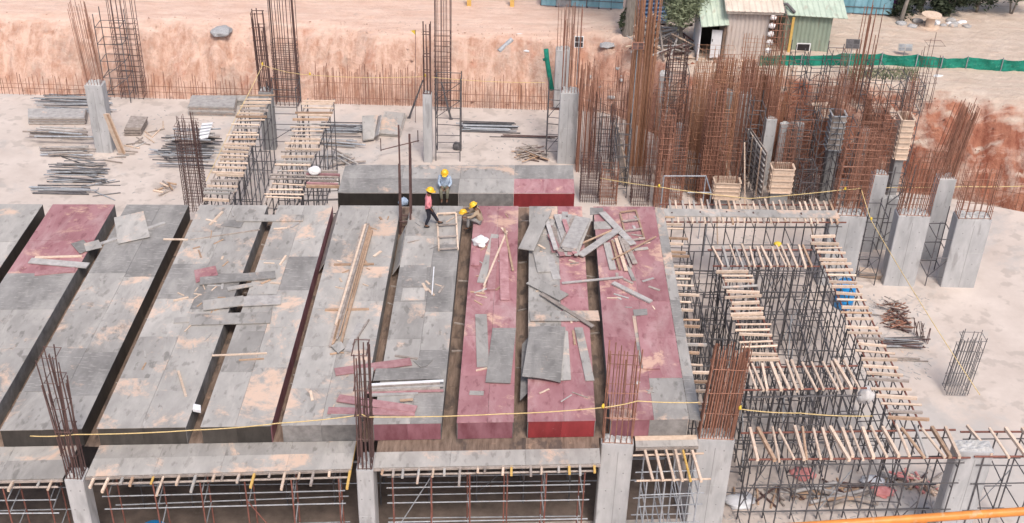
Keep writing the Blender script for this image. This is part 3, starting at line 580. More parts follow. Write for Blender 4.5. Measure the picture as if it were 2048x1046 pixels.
# light concrete walls among the cages
def wall_px(label, pl, pr, ptop, pbase, depth, bars=True, mat='concrete'):
    return px_col(label, pl, pr, ptop, pbase, depth, dict(nx=max(6, int((pr - pl) / 4)), ny=3, r=.016, vary=.4, step=.3, inner=4) if bars else None, ptop - 75 if bars else None, mat=mat, name='concrete_wall', cat='wall')
wall_px('light concrete wall with a seam standing in the rust forest', 1428, 1468, 185, 345, .35)
wall_px('short light concrete wall right of the timber rack', 1533, 1555, 240, 372, .35)
wall_px('pale concrete stub inside the dark grid cage area', 1320, 1346, 152, 262, .6, bars=False)
wall_px('light concrete pillar among the orange wall cages', 1350, 1368, 255, 350, .5, bars=False)
wall_px('light concrete pillar at the right of the slim rust cage', 1722, 1740, 260, 372, .4, bars=True)
wall_px('wide light concrete wall behind the rust wall cages right of the seam wall', 1478, 1506, 190, 330, .35)
wall_px('white concrete wall seen behind the dark scaffold grid at the right', 1562, 1610, 250, 372, .3, bars=False)
wall_px('grey concrete wall between the broad pale column and the tall pale column', 1755, 1800, 398, 500, .3, bars=False)
# column boxes still in their shutters
def shutter_box(label, pl, pr, ptop, pmid, pbase, depth, mat='wood_old', concrete='concrete_dark'):
    yfr = P((pl + pr) / 2, pbase, 0).y; z1 = zat((pl + pr) / 2, ptop, yfr); zm = zat((pl + pr) / 2, pmid, yfr)
    x0 = Dp(pl, ptop, yfr).x; x1 = Dp(pr, ptop, yfr).x
    t = thing('shuttered_column', label, 'column', ((x0 + x1) / 2, yfr + depth / 2, 0))
    shaft(t, x0 + .06, x1 - .06, yfr + .06, yfr + depth - .06, 0, z1 - .45, concrete)
    def panel(a, b, n):
        a = V(a); b = V(b); d = (b - a); nn = V((d.y, -d.x, 0)).normalized() * .05
        vs = [(a.x, a.y, zm), (b.x, b.y, zm), (b.x + nn.x, b.y + nn.y, zm), (a.x + nn.x, a.y + nn.y, zm)]; vs += [(p[0], p[1], z1) for p in vs]
        meshobj('shutter_panel', vs, [(0, 1, 2, 3), (7, 6, 5, 4), (0, 4, 5, 1), (1, 5, 6, 2), (2, 6, 7, 3), (3, 7, 4, 0)], mat, t)
        k = max(4, int((z1 - zm) / .3))
        for i in range(k + 1):
            z = zm + (z1 - zm) * i / k; slab('waler', V((a.x, a.y, z - .03)) + nn * 1.4, V((b.x, b.y, z - .03)) + nn * 1.4, .05, .05, 'wood_pale' if mat == 'wood_pale' else 'steel_grey', t)
    panel((x0, yfr, 0), (x1, yfr, 0), 0); panel((x1, yfr, 0), (x1, yfr + depth, 0), 0); panel((x1, yfr + depth, 0), (x0, yfr + depth, 0), 0); panel((x0, yfr + depth, 0), (x0, yfr, 0), 0)
    add_cage(t, ((x0 + x1) / 2, yfr + depth / 2), z1 - .5, z1 + 2.2, x1 - x0 - .25, depth - .25, 5, 3, .015, 'rebar_rust', .5, vary=.5)
    return t
shutter_box('column shutter box with pale timber face below a white rim at the right rear', 1806, 1829, 240, 318, 410, .9, 'wood_pale')
shutter_box('grey weathered column shutter box under the slim rust cage', 1668, 1692, 232, 300, 405, .7, 'wood_old')
shutter_box('low yellowish plywood column box with dark mouth behind the plank on battens', 1547, 1588, 338, 385, 425, .6, 'wood_pale')
shutter_box('low yellowish plywood box right of the bent steel frame behind the deck', 1432, 1480, 366, 398, 425, .6, 'wood_pale')
# ------------------------------------------------------------------ SCAFFOLDS AND BATTENS
def scaffold(label, a, b, width, ztop, step, mats=('steel_dark', 'steel_dark'), levels=(.35, 1.5, 2.7, 3.6), z0=0., diag=.35, runner='steel_redox', group='support scaffolds under the batten rows', rough=.12, skip=0.):
    a = V(a); b = V(b); a.z = b.z = 0; d = b - a; L = d.length; x = d.normalized(); y = V((-x.y, x.x, 0)); n = max(2, round(L / step) + 1)
    t = thing('scaffold', label, 'scaffolding', ((a + b) / 2).to_tuple()[:2] + (z0,), group)
    rows = []
    for s in (-1, 1):
        row = []
        for i in range(n):
            p = a + d * (i / (n - 1)) + y * s * width / 2 + V((rnd(-.04, .04), rnd(-.04, .04), 0)); row.append(p)
            if random.random() > skip: rod('standard', p + V((0, 0, z0)), p + V((rnd(-.03, .03), rnd(-.03, .03), ztop - rnd(.02, rough))), .027, mats[0], t, 'cyl')
        rows.append(row)
        for lv in levels:
            if lv < ztop - .2:
                dz = rnd(-.12, .12)
                rod('ledger', row[0] + V((0, 0, z0 + lv + dz)) - x * .2, row[-1] + V((0, 0, z0 + lv + dz + rnd(-.05, .05))) + x * .2, .022, mats[1], t, 'cyl')
        if runner: rod('runner', row[0] - x * .35 + V((0, 0, ztop - .03)), row[-1] + x * .35 + V((0, 0, ztop - .03)), .035, runner, t, 'cyl')
    for i in range(n):
        for lv in levels:
            if lv < ztop - .2 and random.random() < .75:
                dz = rnd(-.1, .1); rod('transom', rows[0][i] + V((0, 0, z0 + lv + dz)), rows[1][i] + V((0, 0, z0 + lv + dz)), .02, mats[1], t, 'cyl')
        if i < n - 1:
            for s in (0, 1):
                if random.random() < diag:
                    k = random.choice((0, 1)); z1 = z0 + rnd(.2, .6); z2 = z0 + rnd(1.9, min(3.5, ztop - z0 - .1)) if ztop - z0 > 2.1 else ztop - .1
                    rod('brace', rows[s][i + k] + V((0, 0, z1)), rows[s][i + 1 - k] + V((0, 0, z2)), .02, random.choice((mats[0], mats[0], 'steel_grey')), t, 'cyl')
    return t
def batten(a, b, r, mat, label, group, name='timber_batten', cat='batten'):
    a = V(a); b = V(b)
    if random.random() < .3: o = rod(name, a + V((0, 0, r)), b + V((0, 0, r)), r * .95, mat, None, 'cyl')
    else: o = slab(name, a, b, r * 1.7, r * 2, mat)
    return tag(o, label, cat, group)
def batten_row(first, last, n, z, label, group, r=.05, jit=4, mats=('wood_pale',) * 9 + ('wood_orange', 'wood_old', 'ply_pale'), ang=.0):
    (a0, b0), (a1, b1) = first, last
    A0, B0, A1, B1 = (P(*p, z) for p in (a0, b0, a1, b1)); m = mpp(A0)
    for i in range(n):
        u = (i + rnd(-.22, .22)) / (n - 1)
        a = A0.lerp(A1, u); b = B0.lerp(B1, u); dr = (b - a).normalized(); sd_ = V((-dr.y, dr.x, 0))
        a = a + dr * rnd(-jit, jit) * m * 1.5 + sd_ * rnd(-ang, ang); b = b + dr * rnd(-jit, jit) * m * 1.5 + sd_ * rnd(-ang, ang)
        batten(a + V((0, 0, rnd(0, .02))), b + V((0, 0, rnd(0, .03))), r * rnd(.8, 1.15), random.choice(mats), label, group)
ZB = 3.95
def mid(p, q): return ((p[0] + q[0]) / 2, (p[1] + q[1]) / 2)
def row_scaffold(first, last, label, step=.9, z=ZB, wide=.8, **k):
    a = P(*mid(*first), z); b = P(*mid(*last), z); wv = (P(*first[0], z) - P(*first[1], z)).length * wide
    return scaffold(label, a, b, wv, z, step, **k)
rowA = (((1336, 403), (1342, 447)), ((1660, 404), (1676, 447)))
rowB = (((1430, 494), (1444, 535)), ((1608, 494), (1625, 536)))
rowC = (((1438, 547), (1500, 546)), ((1494, 720), (1562, 720)))
rowD = (((1618, 477), (1672, 477)), ((1775, 842), (1852, 846)))
rowE = (((1490, 728), (1506, 784)), ((1690, 724), (1722, 782)))
rowF = (((1500, 857), (1518, 924)), ((1884, 856), (1922, 916)))
rowF2 = (((1935, 856), (1975, 916)), ((2040, 856), (2085, 916)))
batten_row(*rowA, 26, ZB, 'pale batten crossing under or over the long grey plank behind the right scaffold', 'battens under the long plank')
batten_row(*rowB, 14, ZB, 'pale batten in the short row of slanting battens in the middle of the right scaffold', 'middle slanting battens', ang=.08)
batten_row(*rowC, 17, ZB, 'pale batten in the ladder-like column of crosswise battens nearest the deck', 'inner crosswise battens', r=.055, ang=.06)
batten_row(*rowD, 29, ZB, 'pale batten in the long ladder-like column of crosswise battens beside the bare floor', 'outer crosswise battens', r=.05, ang=.07)
batten_row(*rowE, 13, ZB, 'pale batten in the slanting row right of the dense rusty front cage', 'slanting battens right of the cage', r=.055, ang=.1)
batten_row(*rowF, 20, ZB, 'pale batten in the lowest slanting row at the right, nearest the camera', 'lowest slanting battens', r=.055, ang=.16)
batten_row(*rowF2, 4, ZB, 'pale batten in the row right of the column cut by the photo edge', 'battens past the right edge', r=.055, ang=.1)
row_scaffold(*rowA, 'scaffold under the long grey plank behind the right scaffold bay'); row_scaffold(*rowB, 'scaffold under the short row of slanting battens in the middle of the right bay', step=.7)
row_scaffold(*rowC, 'scaffold under the inner crosswise battens nearest the deck', step=.8, diag=.5); row_scaffold(*rowD, 'long scaffold under the outer crosswise battens beside the bare floor', step=1.)
row_scaffold(*rowE, 'scaffold under the slanting battens right of the rusty front cage', step=.7); row_scaffold(*rowF, 'scaffold under the lowest slanting battens nearest the camera', step=.95, diag=.5)
row_scaffold(*rowF2, 'scaffold past the right edge beside the cut column', step=.9)
for (xa, lb) in ((7.0, 'inner'), (8.1, 'second'), (10.6, 'third')):
    scaffold('dark prop scaffold standing in the %s line between the deck edge and the crosswise battens' % lb, (xa, 32.6, 0), (xa - .1, 43.6, 0), .85, 3.7 + rnd(-.2, .2), 1.0, diag=.5, runner=None, skip=.1)
scaffold('dark prop scaffold between the inner and the outer crosswise battens', (11.7, 34.5, 0), (11.9, 42.5, 0), .8, 3.5, 1.1, diag=.4, runner=None, skip=.15)
# battens sticking out under the right rim of the deck
for i in range(25):
    y = 31.9 + 12.7 * i / 24 + rnd(-.12, .12)
    batten((5.6, y, 4.55), (6.8 + rnd(-.1, .35), y + rnd(-.05, .05), 4.55), .045, random.choice(('wood_pale', 'wood_pale', 'wood_pale', 'wood_orange', 'ply_pale')), 'pale batten end poking out under the right rim of the deck', 'battens under the deck rim')
# long plank on row A
pl = thing('long_plank', 'long pale grey plank with dark bolt marks laid across the battens behind the right scaffold', 'plank', P(1500, 425, ZB + .12))
a, b = P(1322, 426, ZB + .11), P(1676, 430, ZB + .11); k = 3
for i in range(k): slab('board', a.lerp(b, i / k) + V((.003, 0, 0)), a.lerp(b, (i + 1) / k) - V((.003, 0, 0)), .62, .05, 'ply_pale', pl)
for u in (.06, .22, .37, .44, .52, .79): rod('bolt_mark', a.lerp(b, u) + V((0, rnd(-.1, .1), .05)), a.lerp(b, u) + V((0, rnd(-.1, .1), .07)), .035, 'rebar_dark', pl, 'cyl')
# rear left rows
rowH = (((490, 193), (545, 193)), ((408, 400), (462, 402)))
rowI = (((606, 203), (674, 203)), ((528, 398), (600, 400)))
rowJ = (((618, 345), (680, 347)), ((612, 374), (676, 376)))
batten_row(*rowH, 27, ZB, 'pale batten in the left of the two rear rows of cross battens', 'left rear cross battens', r=.05, ang=.05)
batten_row(*rowI, 24, ZB, 'pale batten in the right of the two rear rows of cross battens', 'right rear cross battens', r=.05, ang=.05)
batten_row(*rowJ, 6, ZB + .1, 'reddish batten in the small stack left of the separate rear panel', 'reddish battens by the rear panel', r=.06, mats=('wood_orange', 'wood_old', 'plank_red'), ang=.02)
row_scaffold(*rowH, 'scaffold under the left of the two rear rows of cross battens', step=1.1, runner='wood_old'); row_scaffold(*rowI, 'scaffold under the right of the two rear rows of cross battens', step=1.1, runner='wood_old')
scaffold('short scaffold under the reddish battens left of the rear panel', P(640, 352, ZB), P(640, 398, ZB), 1.6, ZB, .8, runner=None)
# front batten ends
for (x0, x1, n, yl, lb, g) in ((-12.8, -5.0, 18, lambda x: 28.42 + (x + 12.98) * .0873, 'sawn batten end under the left front ledge', 'batten ends under the left ledge'),
                               (-4.0, 2.9, 17, lambda x: 29.2 + (x + 4.15) * .0725, 'sawn batten end under the middle front ledge', 'batten ends under the middle ledge'),
                               (-21.3, -13.8, 12, lambda x: 27.7 + (x + 21.5) * .0764, 'sawn batten end under the ledge left of the corner column', 'batten ends under the outer ledge')):
    for i in range(n):
        x = x0 + (x1 - x0) * (i + rnd(-.3, .3)) / (n - 1); out_ = rnd(.2, .45) if random.random() < .72 else rnd(.6, .95)
        batten((x, yl(x) - out_, 3.985), (x + rnd(-.08, .08), yl(x) + 1.9, 3.985), .043, random.choice(('wood_pale', 'wood_pale', 'wood_orange', 'ply_pale', 'yellow_paint', 'wood_pale', 'wood_old')), lb, g)
for i, x in enumerate((4.5, 4.85, 5.2, 5.5, 5.75, 6.05)):
    batten((x + .12 + rnd(-.04, .04), 29.15, 3.93), (x, 30.6, 3.93), .045, 'yellow_paint' if i == 4 else 'wood_pale', 'pale batten in the small bay between the two right front columns', 'small bay battens')
# scaffolds under the front
scaffold('red and grey scaffold under the left front ledge', (-12.4, 28.9, 0), (-5.3, 29.5, 0), 1.1, 3.9, 1.35, ('steel_redox', 'steel_grey'), (.9, 1.9, 2.8, 3.35), diag=.3, runner='wood_old', group='front scaffolds')
scaffold('grey and red scaffold under the middle front ledge', (-3.6, 29.7, 0), (2.5, 30.15, 0), 1.1, 3.9, 1.2, ('steel_redox', 'steel_grey'), (.9, 1.9, 2.7, 3.3), diag=.3, runner='wood_old', group='front scaffolds')
scaffold('grey scaffold in the small bay between the two right front columns', (4.5, 29.9, 0), (6.1, 30.0, 0), 1.2, 3.86, .6, ('steel_grey', 'steel_grey'), (.4, 1.2, 1.9, 2.6, 3.2), diag=.6, runner='wood_pale', group='front scaffolds')
scaffold('red and grey scaffold left of the corner column under the deck', (-20.5, 28.3, 0), (-14.2, 28.7, 0), 1.1, 3.9, 1.35, ('steel_redox', 'steel_grey'), (.9, 1.9, 2.8, 3.35), runner='wood_old', group='front scaffolds')
for (yy, lb) in ((32.4, 'second'), (35., 'third'), (38.5, 'innermost')):
    scaffold('dark prop scaffold in the %s line under the deck behind the front ledge' % lb, (-12.5, yy - .5, 0), (5.5, yy + .6, 0), 1.1, 4.0, 1.6, ('steel_dark', 'steel_grey'), (1., 2., 3.), diag=.25, runner=None, group='front scaffolds')
# light frame scaffolds round cages
def frame_scaffold(label, pl, pr, pbase, ptop, depth, mat='steel_dark', step=1., r=.026, lean=0):
    c = P((pl + pr) / 2, pbase, 0); wx = (pr - pl) * mpp(c); zt = zat((pl + pr) / 2, ptop, c.y)
    t = thing('frame_scaffold', label, 'scaffolding', c, 'frame scaffolds round the cages')
    cn = [V((c.x + sx * wx / 2, c.y + sy, 0)) for sx, sy in ((-1, 0), (1, 0), (1, depth), (-1, depth))]
    for q in cn: rod('standard', q, q + V((lean * zt, 0, zt * rnd(.92, 1.04))), r, mat, t, 'cyl')
    z = .5
    while z < zt - .1:
        for i in range(4): rod('ledger', cn[i] + V((lean * z, 0, z)), cn[(i + 1) % 4] + V((lean * z, 0, z + rnd(-.05, .05))), r * .8, mat, t, 'cyl')
        if random.random() < .5 and z + step < zt: rod('brace', cn[0] + V((lean * z, 0, z)), cn[1] + V((lean * z, 0, z + step)), r * .7, mat, t, 'cyl')
        z += step
    return t
frame_scaffold('tall open frame scaffold with rungs at the upper left corner', 214, 262, 205, 35, 1.1)
frame_scaffold('low frame scaffold ringing the foot of the cage behind the second batten row', 545, 600, 300, 165, 1.3)
frame_scaffold('open frame scaffold right of the slender middle column', 872, 920, 322, 150, 1.2)
frame_scaffold('narrow frame scaffold standing left of the blocky column', 1092, 1118, 320, 175, 1.2)
frame_scaffold('frame scaffold right of the blocky column over a patch of bare floor', 1196, 1218, 345, 225, 1.5)
frame_scaffold('frame scaffold against the dark grid cage', 1322, 1362, 300, 135, 1.4)
frame_scaffold('frame scaffold between the broad pale column and the tall one', 1708, 1748, 570, 420, 1.4)
frame_scaffold('frame scaffold between the tall pale column and the cut one', 1850, 1885, 572, 440, 1.4)
frame_scaffold('leaning frame scaffold before the small pale column', 1752, 1790, 500, 330, 1.2, lean=.02)
for i, (pl_, pr_, pb, pt) in enumerate(((1560, 1588, 300, 95), (1592, 1622, 320, 120), (1630, 1660, 310, 105), (1575, 1610, 395, 215), (1615, 1648, 408, 225), (1705, 1730, 335, 130), (1745, 1775, 350, 150), (1780, 1804, 385, 165), (1655, 1682, 425, 240), (1225, 1252, 395, 250), (1480, 1505, 400, 200), (1590, 1618, 432, 330))):
    frame_scaffold(['dark grid scaffold in front of the green shed', 'dark grid scaffold below the black window panel', 'dark grid scaffold right of the green shed corner', 'dark grid scaffold over the white wall', 'dark grid scaffold left of the grey shutter box', 'dark grid scaffold right of the slim rust cage', 'dark grid scaffold before the leaning boards', 'dark grid scaffold hugging the timber shutter box', 'dark grid scaffold at the foot of the grey shutter box', 'dark grid scaffold beside the brushy leaning boards', 'dark grid scaffold behind the timber rack', 'low dark grid scaffold behind the yellowish box'][i], pl_, pr_, pb, pt, 1.1, step=rnd(.55, .75), r=.024)

# ------------------------------------------------------------------ LOOSE BOARDS ON THE DECK
def loose(label, p, q, wid, mat, z=ZD, t=.04, name='loose_plank', cat='plank', group=None, tilt=0):
    return tag(slab(name, P(*p, z + .006), P(*q, z + .006 + tilt), wid, t, mat), label, cat, group)
def sheet(label, quad, mat, z=ZD, t=.02, name='loose_board', cat='board', group=None):
    return tag(prism(name, [P(*p, z + .008) for p in quad], t, mat), label, cat, group)
LV = [ZD + .02 * i for i in range(12)]
sheet('large pale grey plate lying on the first grey strip at the left', [(228, 436), (287, 423), (300, 474), (236, 488)], 'ply_pale', LV[2])
loose('thin grey strip of board sticking out under the large pale plate', (190, 492), (330, 446), .16, 'wood_grey', LV[0])
sheet('small pale plate over the gap beside the red strip', [(168, 488), (197, 480), (205, 495), (172, 503)], 'ply_pale', LV[3])
sheet('small dark plate over the gap beside the red strip', [(142, 488), (167, 480), (182, 498), (160, 508)], 'ply_dark', LV[1])
loose('grey board crossing the left gap at the edge of the photo', (60, 522), (176, 532), .35, 'wood_grey', LV[1])
loose('pale timber lying by the grey board at the left edge of the photo', (70, 516), (164, 513), .12, 'wood_pale', LV[0])
loose('reddish board at the left edge of the photo below the grey board', (70, 548), (150, 540), .3, 'plank_red', LV[0])
loose('short pale batten on the broad grey strip near its rear end', (445, 424), (420, 450), .1, 'wood_pale')
loose('long grey board bridging the gap near the rear of the broad grey strip', (474, 437), (607, 437), .5, 'ply_grey', LV[1])
sheet('small dark board lying at the left end of the long bridging board', [(455, 441), (490, 440), (481, 456), (441, 452)], 'ply_dark', LV[0])
loose('pale stick poking over the gap left of the broad grey strip', (327, 479), (376, 480), .08, 'wood_pale')
loose('thin long stick across the broad grey strip', (380, 480), (520, 460), .03, 'wood_old')
sheet('small pink board on the dark band of the broad grey strip', [(388, 541), (431, 532), (436, 550), (392, 566)], 'ply_red', LV[1])
loose('dark grey plank bridging the gap beside the small pink board', (400, 563), (551, 550), .5, 'ply_dark', LV[2], .04)
loose('small pale block of board just below the dark grey plank', (455, 579), (505, 570), .22, 'ply_pale', LV[1])
loose('blue grey board in the middle of the left bridging boards', (406, 612), (488, 602), .62, 'ply_pale', LV[3])
loose('weathered grey board with splintered edge bridging the left gap', (486, 604), (562, 600), .6, 'wood_grey', LV[2])
loose('largest grey board, front one of those bridging the left gap', (380, 640), (542, 636), .68, 'ply_grey', LV[1], .035)
loose('small pale offcut at the left end of the largest grey board', (348, 642), (381, 640), .32, 'ply_pale', LV[0])
loose('short pale stick left of the bridging boards', (347, 602), (377, 595), .07, 'wood_pale')
for i in range(14):
    x, y = rnd(368, 450), rnd(565, 622); an = rnd(0, 3.1)
    loose('thin wood splinter scattered left of the bridging boards', (x, y), (x + 16 * math.cos(an), y + 9 * math.sin(an)), .04, random.choice(('wood_pale', 'wood_orange')), t=.02, name='wood_splinter', cat='offcut', group='splinters by the bridging boards')
loose('lone pale stick on the front part of the broad grey strip', (357, 743), (372, 793), .08, 'wood_pale')
sheet('small white block on the edge of the gap near the front left', [(388, 812), (402, 815), (402, 826), (386, 823)], 'white_sheet', LV[0], .1)
loose('thin pale lath on the sandy grey strip', (424, 712), (534, 707), .06, 'wood_pale')
loose('second thin lath lying apart from the first on the sandy grey strip', (478, 721), (528, 718), .05, 'wood_orange')
loose('bent stick on the rear of the sandy grey strip', (560, 530), (572, 512), .08, 'wood_pale')
# bundle of battens
bt = [((726, 452), (660, 694)), ((729, 455), (666, 690)), ((733, 450), (669, 682)), ((735, 458), (674, 680)), ((738, 452), (678, 672)), ((741, 456), (683, 686)), ((744, 462), (687, 668)), ((737, 449), (679, 640)), ((731, 451), (672, 650))]
for i, (p, q) in enumerate(bt):
    loose('long batten in the brown bundle lying lengthwise on the grey strip', p, q, .085, random.choice(('wood_orange', 'wood_orange', 'wood_old', 'wood_pale')), LV[1] + (.075 if i > 6 else 0) + .02, .07, 'timber_batten', 'batten', 'bundle of long battens')
loose('rear pale cross stick under the batten bundle', (668, 530), (748, 529), .1, 'wood_orange', ZD, .05)
loose('front pale cross stick under the batten bundle', (650, 621), (738, 619), .1, 'wood_orange', ZD, .05)
sheet('small grey plate at the front end of the batten bundle', [(662, 692), (682, 682), (690, 696), (676, 707)], 'ply_pale', LV[4])
loose('grey plank leaning beside the front end of the batten bundle', (722, 648), (695, 704), .25, 'wood_grey', LV[0])
loose('thin dark bar crossing the grey plank beside the batten bundle', (738, 640), (706, 690), .05, 'wood_old', LV[2])
for i in range(3):                        # outlines of dusty panels
    pass
sheet('upper of two square blue grey sheets on the strip below the walking worker', [(808, 531), (854, 530), (852, 572), (803, 574)], 'ply_dark', LV[0], .015)
sheet('lower of two square blue grey sheets on the strip below the walking worker', [(806, 577), (850, 576), (849, 600), (802, 601)], 'ply_pale', LV[0], .015)
loose('thin white lath on the strip below the walking worker', (868, 535), (864, 590), .04, 'white_sheet')
# heap by the middle front column
loose('pinkish board sloping across the strips behind the middle front cage', (670, 745), (822, 724), .4, 'plank_red', LV[1])
sheet('dark blue grey board lying crosswise behind the middle front cage', [(752, 738), (884, 735), (886, 758), (746, 762)], 'ply_dark', LV[3])
sheet('grey square plate left of the dark crosswise board', [(712, 737), (748, 736), (744, 762), (708, 764)], 'ply_grey', LV[2])
for i in range(5):
    loose('splintered edge board in the thin crosswise stack behind the middle front cage', (742 - 3 * i, 770 + 4 * i), (887 - 7 * (i % 2), 762 + 5 * i), .1, ('white_sheet', 'wood_old', 'wood_grey', 'wood_old', 'plank_red')[i], LV[1] + .03 * (4 - i), .03, group='thin crosswise stack')
loose('pale lath right below the thin crosswise stack', (740, 790), (836, 786), .2, 'wood_grey', LV[0])
loose('upper pinkish board in front of the thin crosswise stack', (676, 797), (832, 820), .36, 'plank_red', LV[2])
loose('lower pinkish board ending at the middle front cage', (656, 822), (830, 826), .32, 'plank_red', LV[1])
loose('narrow dark board just behind the front edge by the middle cage', (662, 832), (712, 829), .18, 'ply_dark', LV[0])
loose('rusty brown stick lying on the pinkish boards', (800, 802), (826, 800), .1, 'wood_orange', LV[4])
loose('grey stick forming the upper arm of a chevron on the fifth strip', (790, 712), (835, 718), .08, 'wood_old', LV[0])
sheet('grey triangular offcut on the strip behind the dark crosswise board', [(826, 722), (866, 720), (852, 734), (840, 735)], 'ply_dark', LV[0])
# crouch area frames
def frame(label, c, n_rung, mat, wid=.07):
    cs = [P(*p, ZD + .012) for p in c]; t = thing('timber_ladder', label, 'frame', cs[0])
    for (a, b) in ((0, 3), (1, 2)): slab('rail', cs[a], cs[b], wid, .06, mat, t)
    for k in range(n_rung): u = k / (n_rung - 1); slab('rung', cs[0].lerp(cs[3], u) + V((0, 0, .062)), cs[1].lerp(cs[2], u) + V((0, 0, .062)), wid, .05, 'wood_old' if k else mat, t)
    return t
frame('ladder-like pale timber frame lying between the walking and the crouching worker', [(874, 431), (912, 429), (916, 500), (878, 502)], 4, 'wood_pale')
frame('reddish ladder-like timber frame lying near the rear edge of the right red strip', [(1240, 428), (1272, 424), (1289, 480), (1254, 485)], 4, 'wood_orange')
# red strip
loose('grey plank lying under the white sack on the narrow red strip', (990, 470), (962, 566), .3, 'ply_grey', LV[0])
loose('pale stick leaning left on the narrow red strip', (1014, 463), (968, 572), .07, 'wood_pale', LV[2])
loose('pale stick leaning right on the narrow red strip', (1009, 458), (1026, 542), .08, 'wood_orange', LV[2])
loose('first long pinkish plank on the narrow red strip', (990, 478), (982, 580), .3, 'plank_red', LV[1])
loose('second long pinkish plank, right one on the narrow red strip', (1006, 470), (1010, 601), .34, 'plank_red', LV[1])
loose('bright red offcut at the left edge of the narrow red strip', (953, 498), (950, 532), .32, 'ply_red', LV[1])
loose('short grey plank on the front half of the narrow red strip', (962, 630), (966, 735), .42, 'ply_grey', LV[0])
sheet('dark weathered sheet lying on the front half of the narrow red strip', [(985, 657), (1032, 657), (1021, 767), (971, 765)], 'ply_dark', LV[2], .025)
sheet('small grey patch near the front edge of the narrow red strip', [(940, 782), (968, 783), (967, 791), (938, 790)], 'ply_grey', LV[0])
loose('thin pale lath at the foot of the dark weathered sheet', (952, 742), (974, 737), .05, 'wood_pale')
# pile on the half grey strip
loose('broad grey plank lying diagonally at the left of the plank pile', (1090, 418), (1052, 500), .62, 'ply_grey', LV[5] + .1, .04)
loose('dusty plank pointing to the camera below the plank pile', (1079, 506), (1088, 545), .5, 'ply_pale', LV[1])
pile = [((1108, 440), (1090, 470)), ((1098, 452), (1110, 505)), ((1106, 455), (1122, 508)), ((1120, 430), (1118, 512)), ((1130, 425), (1128, 510)), ((1138, 430), (1136, 512)), ((1145, 440), (1140, 510)), ((1112, 430), (1135, 500)), ((1150, 432), (1120, 505)), ((1100, 470), (1125, 512)), ((1128, 440), (1150, 508)), ((1093, 440), (1112, 500))]
for i, (p, q) in enumerate(pile):
    loose('pinkish grey plank in the untidy pile near the rear of the half grey strip', p, q, rnd(.14, .26), random.choice(('wood_old', 'plank_red', 'wood_grey', 'wood_old', 'plank_red')), LV[0] + .035 * (i // 2), .04, group='untidy plank pile')
for i in range(3):
    loose('wide grey board in the leaning stack on the right of the plank pile', (1166 - i * 2, 436 + i), (1137 + i * 2, 497 + i * 3), .62 - .04 * i, 'wood_grey', LV[9] + .05 * (2 - i), .045, group='leaning stack of wide boards')
loose('white edged plank along the right side of the leaning stack', (1180, 440), (1152, 512), .14, 'ply_pale', LV[8])
loose('long grey board crossing the gap from the plank pile to the right red strip', (1236, 460), (1160, 512), .3, 'wood_grey', LV[5], .05)
loose('long grey board slanting across the rear of the right red strip', (1204, 426), (1266, 490), .3, 'wood_grey', LV[3], .05)
loose('orange lath across the gap beside the plank pile', (1165, 487), (1222, 462), .07, 'wood_orange', LV[7])
sheet('small dark board on the rear left corner of the right red strip', [(1180, 416), (1206, 416), (1208, 428), (1180, 430)], 'ply_dark', LV[0])
sheet('grey patch of board in the rear left part of the right red strip', [(1188, 444), (1222, 443), (1222, 458), (1188, 459)], 'ply_grey', LV[0])
for i, (p, q) in enumerate((((1213, 487), (1226, 540)), ((1224, 482), (1240, 540)), ((1232, 478), (1252, 542)), ((1238, 474), (1262, 536)), ((1246, 478), (1270, 528)))):
    loose('grey brown batten in the fan of battens on the right red strip', p, q, (.26, .1, .14, .1, .2)[i], ('ply_pale', 'wood_orange', 'wood_pale', 'wood_old', 'wood_old')[i], LV[1] + .01 * i, .05, group='fan of battens')
loose('long thin orange stick across the fan of battens', (1224, 520), (1312, 474), .05, 'wood_orange', LV[6])
loose('small white tipped plank at the right end of the thin stick', (1268, 500), (1296, 497), .16, 'ply_pale', LV[1])
loose('dark narrow board lying below the fan of battens', (1256, 535), (1268, 562), .15, 'ply_grey', LV[0])
loose('grey board lying diagonally below the plank pile on the half grey strip', (1062, 562), (1128, 596), .55, 'ply_grey', LV[3], .04)
loose('narrow grey plank behind the diagonal board on the half grey strip', (1098, 512), (1114, 560), .3, 'wood_grey', LV[0])
loose('long narrow plank slanting over the half grey strip towards the gap', (1082, 588), (1186, 654), .16, 'wood_old', LV[4])
loose('twisted pale lath bridging the gap between the two right strips', (1124, 567), (1246, 555), .1, 'wood_grey', LV[2])
loose('grey timber lying diagonally on the right red strip', (1226, 567), (1302, 605), .2, 'wood_grey', LV[1], .06)
loose('wide pale board bridging the gap in the middle of the two right strips', (1060, 633), (1198, 632), .62, 'ply_grey', LV[2], .03)
curved = curved_sheet('loose_board', [P(1060, 655, LV[4]), P(1131, 655, LV[4]), P(1121, 766, LV[3]), P(1044, 757, LV[3])], .02, 'ply_dark', None, lambda u, v: .05 * math.sin(u * 3) + .08 * v * (1 - u))
tag(curved, 'big dark weathered sheet with lifted edge on the half grey strip', 'board')
sheet('pale sheet peeking out right of the big dark sheet', [(1128, 660), (1136, 664), (1142, 760), (1110, 762)], 'ply_pale', LV[1])
loose('narrow blue grey plank on the red half of the strip near the front', (1157, 656), (1180, 762), .3, 'ply_grey', LV[1], .03)
loose('short sawdust coloured lath near the red half of the strip', (1146, 662), (1150, 690), .08, 'wood_orange')
sheet('small grey T-shaped board end on the right red strip', [(1266, 620), (1294, 618), (1295, 630), (1268, 632)], 'ply_dark', LV[0])
loose('long narrow grey board filling a joint in the right red strip', (1268, 632), (1284, 736), .13, 'ply_grey', LV[0], .012)
sheet('pink board lying beside the narrow grey joint board', [(1272, 634), (1312, 634), (1320, 738), (1286, 738)], 'ply_red', LV[1])
